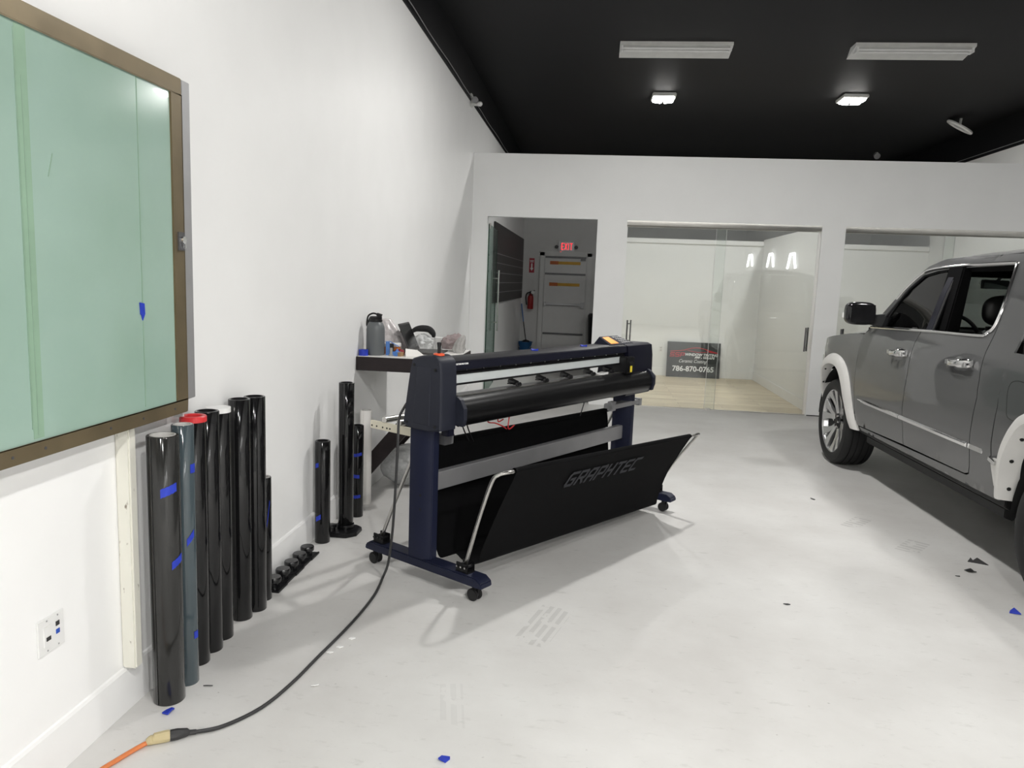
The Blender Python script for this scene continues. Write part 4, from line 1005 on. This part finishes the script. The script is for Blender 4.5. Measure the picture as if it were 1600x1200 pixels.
# ------------------------------------------------------------------ pickup truck (local: s rearward from the front axle, w inboard from the wheel face, z up)
tk = thing('pickup_truck', 'grey crew-cab pickup truck with white fender flares parked on the right', 'truck', (4.117, 7.626, 0), math.radians(1.3))
TW = 1.96                                             # distance between the two wheel faces
def Q(s, w, z, side=0): return Vector((w if not side else TW-w, -s, z))
def lerp(x, X, Y):
    if x <= X[0]: return Y[0]
    for i in range(len(X)-1):
        if x <= X[i+1]: return Y[i]+(Y[i+1]-Y[i])*(x-X[i])/(X[i+1]-X[i])
    return Y[-1]
ZS = [.36, .5, .70, .76, .95, 1.10, 1.22, 1.30, 1.38, 1.45, 1.7, 1.9, 1.97, 2.02]
WS = [.06, .02, -.008, -.018, -.03, -.03, -.018, .0, .03, .055, .125, .2, .25, .4]
def wf(s, z):
    w = (lerp(z-.02, ZS, WS)+2*lerp(z, ZS, WS)+lerp(z+.02, ZS, WS))/4
    if s < -.2: w += ((-.2-s)/.7)**2*.3
    return w
def inside(p, poly):
    c = False; n = len(poly)
    for i in range(n):
        a, b = poly[i], poly[(i+1) % n]
        if (a[1] > p[1]) != (b[1] > p[1]) and p[0] < (b[0]-a[0])*(p[1]-a[1])/(b[1]-a[1])+a[0]: c = not c
    return c
def densify(poly, step):
    out = []
    n = len(poly)
    for i in range(n):
        a, b = Vector(poly[i]), Vector(poly[(i+1) % n]); k = max(1, int((b-a).length/step))
        out += [tuple(a+(b-a)*j/k) for j in range(k)]
    return out
def panel(name, outline, m, parent, holes=(), side=0, th=.012, step=.05, w0=0, fn=None, ang=30):
    fn = fn or wf
    loops = [densify(outline, step)] + [densify(h, step) for h in holes]
    vs = []; es = []
    for lp in loops:
        n0 = len(vs); vs += lp; es += [(n0+i, n0+(i+1) % len(lp)) for i in range(len(lp))]
    nb = len(vs); B = [Vector(v) for v in vs]
    x0 = min(v[0] for v in vs); x1 = max(v[0] for v in vs); y0 = min(v[1] for v in vs); y1 = max(v[1] for v in vs)
    i = 0; y = y0+step/2
    while y < y1:
        x = x0+step/2+(step/2 if i % 2 else 0)
        while x < x1:
            p = Vector((x, y))
            if inside(p, loops[0]) and not any(inside(p, h) for h in loops[1:]) and min((p-b).length_squared for b in B) > (step*.45)**2: vs.append((x, y))
            x += step
        y += step*.866; i += 1
    r = delaunay_2d_cdt([Vector(v) for v in vs], es, [], 0, 1e-5)
    ov, of = r[0], r[2]
    mb = MB(); bm = mb.bm
    F = [bm.verts.new(Q(v[0], fn(v[0], v[1])+w0, v[1], side)) for v in ov]
    K = [bm.verts.new(Q(v[0], fn(v[0], v[1])+w0+th, v[1], side)) for v in ov]
    cnt = {}
    for f in of:
        c = sum((Vector(ov[i]) for i in f), Vector((0, 0)))/len(f)
        if not inside(c, loops[0]) or any(inside(c, h) for h in loops[1:]): continue
        bm.faces.new([F[i] for i in f]); bm.faces.new([K[i] for i in reversed(f)])
        for a, b in zip(f, list(f[1:])+[f[0]]):
            k = (min(a, b), max(a, b)); cnt[k] = cnt.get(k, 0)+1
    for (a, b), n in cnt.items():
        if n == 1: bm.faces.new((F[a], F[b], K[b], K[a]))
    for v in F+K:
        if not v.link_faces: bm.verts.remove(v)
    return mb.build(name, m, parent, ang=ang)

WB = 3.54
fl_o = [(p.x, p.y) for p in smooth([(-.53, .46, 0), (-.50, .68, 0), (-.43, .86, 0), (-.29, 1.01, 0), (-.06, 1.083, 0), (.18, 1.06, 0), (.36, .96, 0), (.45, .80, 0), (.50, .60, 0), (.575, .435, 0)], 5)]
fl_i = [(p.x, p.y) for p in smooth([(-.45, .46, 0), (-.42, .66, 0), (-.36, .82, 0), (-.25, .925, 0), (-.07, .98, 0), (.12, .965, 0), (.25, .88, 0), (.335, .74, 0), (.39, .58, 0), (.455, .435, 0)], 5)]
rl_o = [(p.x, p.y) for p in smooth([(2.905, .49, 0), (2.925, .62, 0), (2.960, .755, 0), (2.995, .85, 0), (3.07, .958, 0), (3.16, 1.045, 0), (3.36, 1.11, 0), (3.60, 1.115, 0), (3.86, 1.03, 0), (4.05, .84, 0), (4.13, .60, 0), (4.15, .46, 0)], 5)]
rl_i = [(p.x, p.y) for p in smooth([(2.985, .49, 0), (2.995, .62, 0), (3.03, .742, 0), (3.085, .846, 0), (3.16, .945, 0), (3.25, 1.0, 0), (3.42, 1.035, 0), (3.60, 1.03, 0), (3.80, .95, 0), (3.95, .80, 0), (4.03, .60, 0), (4.05, .46, 0)], 5)]
BELT = lambda s: 1.385+.03*(s-.7)

for side in (0, 1):
    # fender
    out = [(.566, 1.312), (.560, 1.12), (.535, .886), (.52, .62)] + [(.50, .55)] + [p for p in reversed(fl_o[:-3])] + [(-.60, .50), (-.74, .55), (-.80, .80), (-.78, 1.05), (-.62, 1.16), (-.42, 1.205), (-.2, 1.242), (.195, 1.292), (.40, 1.312)]
    panel('fender', out, 'paint', tk, side=side)
    # doors (below and around the windows)
    fd = [(.572, 1.31), (.566, 1.12), (.541, .886), (.53, .62), (.545, .525), (.60, .488), (1.552, .517), (1.553, .801), (1.60, 1.08), (1.585, 1.324), (1.60, BELT(1.60)), (.66, BELT(.66))]
    d = panel('front_door', fd, 'paint', tk, side=side)
    rd = [(1.560, .517), (1.561, .801), (1.608, 1.08), (1.593, 1.324), (1.608, BELT(1.61)), (2.40, 1.418), (2.47, 1.43), (2.54, 1.47), (2.566, 1.55), (2.572, 1.632), (2.572, 1.40), (2.575, 1.337), (2.612, 1.157), (2.620, 1.05), (2.574, .819), (2.560, .60), (2.545, .545), (2.50, .530)]
    d2 = panel('rear_door', rd, 'paint', tk, side=side)
    for dd, s0, zz in ((d, 1.254, 1.205), (d2, 2.214, 1.226)):
        wb = wf(s0, zz)-.0
        hb = MB()
        L_ = .29
        ring = []
        for k, (q, rz) in enumerate(((0, .020), (.02, .026), (.10, .022), (.17, .023), (.20, .030), (.27, .030), (.29, .024))):
            off = -.045+.035*((q-L_/2)/(L_/2))**4
            c = Q(s0+q, wb+off, zz+.028*q/L_, side)
            ring.append([c+V((.014*math.cos(a)), 0, rz*math.sin(a)) for a in [2*math.pi*i/12 for i in range(12)]])
        hb.loft(ring)
        for q in (.03, .255): hb.box(Q(s0+q, wb-.015, zz+.015, side), (.06, .04, .032))
        hb.build('handle', 'chrome', dd, ang=50, bevel=.002)
        MB().blob(Q(s0+.12, wb+.004, zz+.012, side), (.012, .10, .045), 3).build('handle_recess', 'paint', dd)
    for dd, s0, s1 in ((d, .620, 1.510), (d2, 1.517, 2.548)):
        b = MB(); rr = []
        n = 14
        for i in range(n+1):
            s = s0+(s1-s0)*i/n; tap = min(1, .25+(s-s0)*4) if s0 < 1 else 1
            wz = lambda z: wf(s, z)
            rr.append([Q(s, wz(.712)-.002, .727-.017*tap, side), Q(s, wz(.715)-.016*tap, .727-.012*tap, side), Q(s, wz(.735)-.018*tap, .727+.008*tap, side), Q(s, wz(.745)-.002, .727+.017*tap, side)])
        b.loft(rr).build('trim_strip', 'chrome', dd, ang=40)
    # cab corner, roof rail and pillars (one pressing with the window openings cut out)
    fw = [(.74, BELT(.74)+.008), (.965, 1.622), (1.075, 1.736), (1.225, 1.836), (1.43, 1.868), (1.655, 1.882), (1.68, 1.88), (1.70, BELT(1.7)+.008)]
    rw = [(1.755, BELT(1.755)+.008), (1.745, 1.885), (2.44, 1.892), (2.466, 1.880), (2.50, 1.80), (2.530, 1.686), (2.535, 1.56), (2.515, 1.49), (2.43, BELT(2.43)+.006)]
    cs = [(.575, 1.316), (.66, BELT(.66)+.004), (1.61, BELT(1.61)+.004), (2.40, 1.422), (2.47, 1.434), (2.54, 1.474), (2.578, 1.56), (2.580, 1.40), (2.583, 1.337), (2.620, 1.157), (2.628, 1.05), (2.582, .819), (2.568, .60), (2.553, .536), (2.51, .522), (.62, .48), (.66, .452), (2.885, .458), (2.87, .6), (2.825, .70), (2.822, .80), (2.86, 1.03), (2.87, 1.30), (2.87, 1.60), (2.83, 1.90), (2.79, 1.968), (1.80, 1.972), (1.42, 1.962), (1.24, 1.908), (1.06, 1.79), (.925, 1.655), (.775, 1.52)]
    panel('cab_side', cs, 'paint', tk, [fw, rw], side=side, step=.045)
    # black window surrounds and glass
    fr_o = [(.70, BELT(.7)+.002), (.945, 1.628), (1.06, 1.747), (1.215, 1.85), (1.425, 1.884), (1.74, 1.896), (1.75, 1.5), (1.755, BELT(1.755)+.004)]
    fr_h = [(.90, BELT(.9)+.012), (.90, 1.50), (.985, 1.622), (1.09, 1.728), (1.235, 1.824), (1.435, 1.855), (1.63, 1.868), (1.645, BELT(1.65)+.012)]
    panel('window_frame', fr_o, 'blackgloss', tk, [fr_h], side=side, w0=.012, th=.016, step=.06)
    panel('front_glass', [(.86, BELT(.86)), (.88, 1.50), (.97, 1.63), (1.08, 1.74), (1.23, 1.835), (1.435, 1.866), (1.66, 1.88), (1.67, BELT(1.67))], 'glass_dark' if side == 0 else 'glass_wind', tk, side=side, w0=.020, th=.004, step=.08)
    if side == 1:
        panel('rear_glass', [(1.78, BELT(1.78)), (1.77, 1.90), (2.45, 1.905), (2.545, 1.69), (2.545, 1.50), (2.44, 1.42)], 'glass_dark', tk, side=side, w0=.022, th=.004, step=.08)
    pb = [(1.67, BELT(1.67)), (1.655, 1.885), (1.735, 1.89), (1.75, BELT(1.75))]
    panel('pillar_trim', pb, 'navydark', tk, side=side, w0=-.004, th=.012, step=.06)
    # chrome outline of the rear window and belt line
    ch = [(.66, BELT(.66)), (1.2, BELT(1.2)), (1.8, BELT(1.8)), (2.42, 1.432), (2.49, 1.452), (2.545, 1.50), (2.552, 1.60), (2.538, 1.70), (2.505, 1.81), (2.47, 1.895), (2.44, 1.906), (2.1, 1.905), (1.80, 1.902), (1.43, 1.888), (1.22, 1.856), (1.065, 1.755), (.95, 1.637)]
    cpts = smooth([(a, z, 0) for a, z in ch], 4)
    MB().tube([Q(p.x, wf(p.x, p.y)-.004, p.y, side) for p in cpts], .0115, 8).build('window_chrome', 'chrome', tk)
    # bed side, rocker, flares
    bs = [(2.868, 1.03), (2.832, .80), (2.834, .71), (2.90, .58)] + [p for p in rl_o[2:-2]] + [(4.30, .52), (4.72, .60), (4.76, 1.30), (4.70, 1.36), (2.84, 1.36)]
    panel('bed_side', bs, 'paint', tk, side=side)
    fu = [(p.x, p.y) for p in smooth([(2.95, 1.165, 0), (2.962, 1.06, 0), (2.975, 1.0, 0), (3.02, .98, 0), (3.10, .985, 0), (3.15, 1.02, 0), (3.16, 1.15, 0), (3.12, 1.20, 0), (3.0, 1.205, 0)], 4, True)]
    if side == 0:
        panel('fuel_door', fu, 'paint', tk, side=side, w0=-.003, th=.004, step=.05)
        MB().tube([Q(a, wf(a, z)-.0015, z) for a, z in fu]+[Q(fu[0][0], wf(*fu[0])-.0015, fu[0][1])], .0028, 6).build('fuel_door_gap', 'hole', tk)
        MB().mm(-.016, -.006, -2.728, -2.553, .710, .744).build('rear_trim_strip', 'chrome', tk, bevel=.003)
        MB().box(Q(2.87, -.02, .70), (.03, .075, .03), Matrix.Rotation(.25, 3, 'X')).build('trim_clip', 'chrome', tk, bevel=.004)
    b = MB()
    b.prism([Q(s, w, z, side) for s, w, z in ((.50, .10, .40), (.50, .05, .43), (.50, .05, .475), (.50, .14, .49))], [Q(s, w, z, side) for s, w, z in ((2.93, .10, .40), (2.93, .05, .43), (2.93, .05, .475), (2.93, .14, .49))])
    b.prism([Q(s, w, z, side) for s, w, z in ((.62, .16, .32), (.62, .10, .34), (.62, .10, .40), (.62, .20, .42))], [Q(s, w, z, side) for s, w, z in ((2.85, .16, .32), (2.85, .10, .34), (2.85, .10, .40), (2.85, .20, .42))])
    b.build('rocker_panel', 'rubber', tk, bevel=.006)
    def flare(name, o_, i_, reach, lip):
        b = MB(); rr = []
        for (a, z), (c, y) in zip(o_, i_):
            m1 = (a*.75+c*.25, z*.75+y*.25); m2 = (a*.3+c*.7, z*.3+y*.7)
            rr.append([Q(a, wf(a, z)+.014, z, side), Q(a, wf(a, z)-.006, z, side), Q(m1[0], wf(a, z)-reach*.75, m1[1], side), Q(m2[0], wf(a, z)-reach, m2[1], side), Q(c, wf(a, z)-reach*.9, y, side), Q(c+(c-a)*lip, wf(a, z)+.055, y+(y-z)*lip, side), Q(c, wf(a, z)+.03, y, side)])
        return b.loft(rr).build(name, 'primer', tk, ang=50)
    f1 = flare('front_flare', fl_o, fl_i, .040, .10); f2 = flare('rear_flare', rl_o, rl_i, .055, .45)
    if side == 0:
        hh = MB()
        for k, fo, fi in ((10, rl_o, rl_i), (17, rl_o, rl_i), (3, rl_o, rl_i)):
            a, z = fi[k]; o_ = fo[k]
            hh.blob(Q(a+(a-o_[0])*.22, wf(*o_)+.005, z+(z-o_[1])*.22), (.012, .012, .012), 2)
        hh.build('clip_hole', 'hole', f2)
        he = MB()
        for k in (8, 14):
            a, z = fl_i[k]; he.blob(Q(a-.0, wf(a, z)+.0, z-.005), (.010, .010, .010), 2)
        he.build('clip_hole', 'hole', f1)
    ext = [(2.84, .715), (2.845, .66), (2.87, .55), (2.91, .49), (2.955, .49), (2.955, .62), (2.975, .745), (2.95, .755), (2.92, .72)]
    panel('flare_foot', ext, 'primer', tk, side=side, w0=-.012, th=.02, step=.05)
    # wheel-arch liners
    for s0 in (0, WB):
        fr = Matrix(((0, 0, 1), (0, 1, 0), (1, 0, 0)))
        lb = MB(); rr = []
        for a in [math.pi*i/16 for i in range(0, 17)]:
            rr.append([Q(s0+.50*math.cos(a), .02, .42+.53*math.sin(a), side), Q(s0+.50*math.cos(a), .42, .42+.53*math.sin(a), side)])
        lb.loft(rr, closed=False)
        lb.loft([[Q(s0+r_*math.cos(a), .42, .42+r_*1.06*math.sin(a), side) for a in [math.pi*i/16 for i in range(0, 17)]] for r_ in (.5, .02)], cap=False, closed=False)
        lb.build('arch_liner', 'hole', tk)
# hidden structure: floor, firewall, bulkheads
b = MB()
b.mm(.30, TW-.30, -4.6, .75, .36, .56).mm(.12, TW-.12, -2.80, -.50, .47, .56)
b.mm(.42, TW-.42, -.40, .70, .55, 1.20).mm(.10, TW-.10, -.50, -.42, .5, 1.28)
b.mm(.10, TW-.10, -2.82, -2.76, .5, 1.42).mm(.42, TW-.42, -4.70, -2.86, .56, .80)
b.build('underbody', 'hole', tk)
# roof, windscreen, hood, bed, bumpers, tailgate
b = MB(); rr = []
for i in range(13):
    t_ = i/12; row = []
    zc = lerp(t_, [0, .15, .4, .9, 1], [1.925, 1.962, 1.968, 1.965, 1.955]); s = 1.27+1.50*t_
    for j in range(17):
        q = j/16*2-1; w = TW/2+q*(TW/2-.245); sag = (1-abs(q)**2.2)*.085*min(1, .45+t_*2)
        row.append(Q(s-.10*(1-q*q)*(1-t_), w, zc+sag-.015*(abs(q) > .99)))
    rr.append(row)
b.loft(rr, closed=False); bmesh.ops.solidify(b.bm, geom=b.bm.faces[:], thickness=.025)
b.build('roof', 'paint', tk, ang=40)
b = MB(); rr = []
for i in range(13):
    t_ = i/12; row = []
    for j in range(17):
        q = j/16*2-1
        w = TW/2+q*(TW/2-(.06+.19*t_)); s = (.62+.66*t_)-(.28-.12*t_)*(1-q*q); z = 1.36+.575*t_+.02*math.sin(math.pi*t_)+.03*(1-q*q)*t_
        row.append(Q(s, w, z))
    rr.append(row)
b.loft(rr, closed=False); b.build('windscreen', 'glass_wind', tk, ang=60)
b = MB(); rr = []
for i in range(15):
    t_ = i/14; s = .60-1.42*t_; row = []
    ze = lerp(s, [-.82, -.62, -.42, -.2, .195, .6], [1.05, 1.165, 1.208, 1.244, 1.295, 1.33])
    for j in range(21):
        q = j/20*2-1; we = wf(s, ze)+.015
        w = TW/2+q*(TW/2-we); row.append(Q(s-.10*(1-q*q)*t_, w, ze+.085*(1-abs(q)**3)))
    rr.append(row)
b.loft(rr, closed=False); bmesh.ops.solidify(b.bm, geom=b.bm.faces[:], thickness=.02)
b.build('hood', 'paint', tk, ang=40)
MB().mm(.28, TW-.28, .74, .86, .70, 1.12).build('grille', 'blackgloss', tk, bevel=.03)
MB().mm(.27, TW-.27, .66, .93, .42, .68).build('front_bumper', 'primer', tk, bevel=.05)
for x in (.10, TW-.36): MB().mm(x, x+.26, .70, .80, .86, 1.04).build('headlight', 'chrome', tk, bevel=.03)
MB().mm(.08, TW-.08, -4.80, -4.74, .62, 1.33).build('tailgate', 'paint', tk, bevel=.015)
MB().mm(.10, TW-.10, -4.98, -4.82, .48, .66).build('rear_bumper', 'chrome', tk, bevel=.03)
for x in (.08, TW-.16): MB().mm(x, x+.08, -4.72, -2.88, 1.32, 1.37).build('bed_rail', 'black', tk, bevel=.01)
MB().mm(.12, TW-.12, -2.79, -2.74, 1.40, 1.44).mm(.24, TW-.24, -2.76, -2.72, 1.86, 1.97).prism([Q(2.74, .12, 1.42), Q(2.74, .30, 1.42), Q(2.72, .40, 1.90), Q(2.72, .22, 1.90)], [Q(2.78, .12, 1.42), Q(2.78, .30, 1.42), Q(2.75, .40, 1.90), Q(2.75, .22, 1.90)]).prism([Q(2.74, TW-.12, 1.42), Q(2.74, TW-.30, 1.42), Q(2.72, TW-.40, 1.90), Q(2.72, TW-.22, 1.90)], [Q(2.78, TW-.12, 1.42), Q(2.78, TW-.30, 1.42), Q(2.75, TW-.40, 1.90), Q(2.75, TW-.22, 1.90)]).build('cab_rear_wall', 'paint', tk)
MB().mm(.28, TW-.28, -2.762, -2.756, 1.43, 1.88).build('rear_window', 'glass_dark', tk)
# interior
MB().mm(.10, TW-.10, -.78, -.40, 1.0, 1.38).prism([Q(.72, .10, 1.05), Q(.86, .10, 1.10), Q(.82, .10, 1.38), Q(.70, .10, 1.40)], [Q(.72, TW-.10, 1.05), Q(.86, TW-.10, 1.10), Q(.82, TW-.10, 1.38), Q(.70, TW-.10, 1.40)]).build('dashboard', 'intdark', tk, bevel=.01)
MB().mm(.30, TW-.30, -1.46, -1.24, 1.835, 1.93).mm(.27, TW-.27, -2.70, -1.28, 1.915, 1.93).mm(.22, .30, -2.6, -1.3, 1.86, 1.925).mm(TW-.30, TW-.22, -2.6, -1.3, 1.86, 1.925).build('headliner', 'intdark', tk)
for side in (0, 1):
    MB().prism([Q(1.60, .09, 1.40, side), Q(1.86, .09, 1.40, side), Q(1.84, .18, 1.90, side), Q(1.62, .18, 1.90, side)], [Q(1.60, .19, 1.40, side), Q(1.86, .19, 1.40, side), Q(1.84, .25, 1.90, side), Q(1.62, .25, 1.90, side)]).build('pillar_inner', 'intdark', tk, bevel=.01)
MB().tube([Q(1.66, .205, 1.50), Q(1.67, .215, 1.62), Q(1.675, .225, 1.72)], .012, 8).build('grab_handle', 'black', tk)
for w in (.53, TW-.53):
    MB().mm(w-.24, w+.24, -1.75, -1.15, .72, .92).build('seat_cushion', 'seat', tk, bevel=.05)
    MB().prism([Q(1.60, w-.22, .88), Q(1.78, w-.22, .88), Q(1.92, w-.20, 1.46), Q(1.80, w-.20, 1.48)], [Q(1.60, w+.22, .88), Q(1.78, w+.22, .88), Q(1.92, w+.20, 1.46), Q(1.80, w+.20, 1.48)]).build('seat_backrest', 'seat', tk, bevel=.045, bseg=3)
    MB().blob(Q(1.80, w, 1.585), (.165, .07, .115), 4, lambda p: V(*[math.copysign(abs(c)**.75, c) for c in p])).cyl(Q(1.80, w-.06, 1.42), Q(1.80, w-.06, 1.54), .008, seg=8).cyl(Q(1.80, w+.06, 1.42), Q(1.80, w+.06, 1.54), .008, seg=8).build('headrest', 'seat', tk)
MB().mm(.14, TW-.14, -2.70, -2.25, .72, .95).mm(.14, TW-.14, -2.74, -2.62, .9, 1.45).build('rear_bench', 'seat', tk, bevel=.03)
fr = Matrix.Rotation(math.radians(62), 3, 'X')
c = Q(1.06, .55, 1.36)
MB().tube([c+fr @ V(.185*math.cos(a), .185*math.sin(a), 0) for a in [2*math.pi*i/40 for i in range(41)]], .016, 10).box(c, (.34, .04, .03), fr).cyl(c, c+V(0, .30, -.10), .035, seg=14).build('steering_wheel', 'black', tk)
MB().box(Q(.86, TW/2-.06, 1.79), (.25, .035, .075), Matrix.Rotation(.25, 3, 'Z')).cyl(Q(.86, TW/2-.06, 1.80), Q(.92, TW/2, 1.92), .014, seg=8).build('rear_view_mirror', 'blackgloss', tk, bevel=.015)
# door mirror
for side in (0, 1):
    def mp(p): return V(*[math.copysign(abs(c)**.55, c) for c in p])
    mh = MB().blob(Q(.735, -.11, 1.502, side), (.125, .075, .100), 4, mp).build('door_mirror', 'blackgloss', tk)
    MB().prism([Q(.70, -.02, 1.405, side), Q(.78, -.02, 1.405, side), Q(.78, -.02, 1.49, side), Q(.70, -.02, 1.49, side)], [Q(.74, .09, 1.39, side), Q(.86, .09, 1.39, side), Q(.84, .09, 1.51, side), Q(.76, .09, 1.51, side)]).build('mirror_arm', 'black', mh, bevel=.006)
    MB().box(Q(.69, -.225, 1.48, side), (.018, .05, .045)).build('turn_signal', 'white', mh, bevel=.004)
    MB().box(Q(.812, -.11, 1.502, side), (.20, .004, .155)).build('mirror_glass', 'blackgloss', mh, bevel=.0015)
# wheels
def wheel(s0, side):
    c = Q(s0, 0, .418, side); sg = -1 if side == 0 else 1      # outboard direction along x
    w = bpy.data.objects.new('wheel', None); COL.objects.link(w); w.parent = tk; w.location = c
    fr = Matrix(((0, 0, sg), (0, 1, 0), (1, 0, 0)))             # local lathe z -> outboard
    ty = [(.300, -.02), (.312, .005), (.335, .014), (.362, .016), (.392, .008), (.408, -.012), (.418, -.035)]
    for k in range(4):
        q = -.05-.055*k
        ty += [(.418, q), (.410, q-.002), (.410, q-.010), (.418, q-.012)]
    ty += [(.418, -.255), (.405, -.275), (.36, -.285), (.30, -.27), (.30, -.02)]
    MB().lathe(ty, (0, 0, 0), 64, fr).build('tyre', 'rubber', w, ang=25)
    MB().lathe([(.296, -.24), (.296, -.02), (.304, -.004), (.312, .002), (.318, .0), (.318, -.02), (.30, -.25)], (0, 0, 0), 64, fr).build('rim', 'rimsilver', w, ang=30)
    MB().lathe([(0, -.085), (.10, -.085), (.27, -.055), (.296, -.06), (.296, -.10), (0, -.12)], (0, 0, 0), 48, fr).build('wheel_pocket', 'rimdark', w)
    b = MB()
    def spk(pts):
        A = [fr @ V(r*math.sin(a), r*math.cos(a), d) for r, a, d in pts]; B = [fr @ V(r*math.sin(a), r*math.cos(a), d-.035) for r, a, d in pts]
        b.prism(A, B)
    dep = lambda r: -.052+.05*max(0, (r-.07)/.235)**1.3
    for k in range(6):
        a0 = 2*math.pi*k/6+.26
        for s_ in (-1, 1):
            spk([(r, a0+s_*a, dep(r)) for r, a in ((.055, .0), (.06, .50), (.10, .36), (.16, .29), (.22, .33), (.306, .43), (.306, .12), (.25, .085), (.20, .03), (.175, .0))][::s_])
    b.build('spokes', 'rimsilver', w, ang=30, bevel=.004)
    MB().lathe([(0, -.036), (.035, -.036), (.042, -.042), (.075, -.046), (.078, -.08), (0, -.08)], (0, 0, 0), 32, fr).build('hub_cap', 'rimdark', w)
    n = MB()
    for k in range(6):
        a = 2*math.pi*k/6
        n.cyl(fr @ V(.058*math.sin(a), .058*math.cos(a), -.05), fr @ V(.058*math.sin(a), .058*math.cos(a), -.028), .011, seg=6)
    n.build('lug_nut', 'chrome', w)
    return w
for s0 in (0, WB):
    for side in (0, 1): wheel(s0, side)
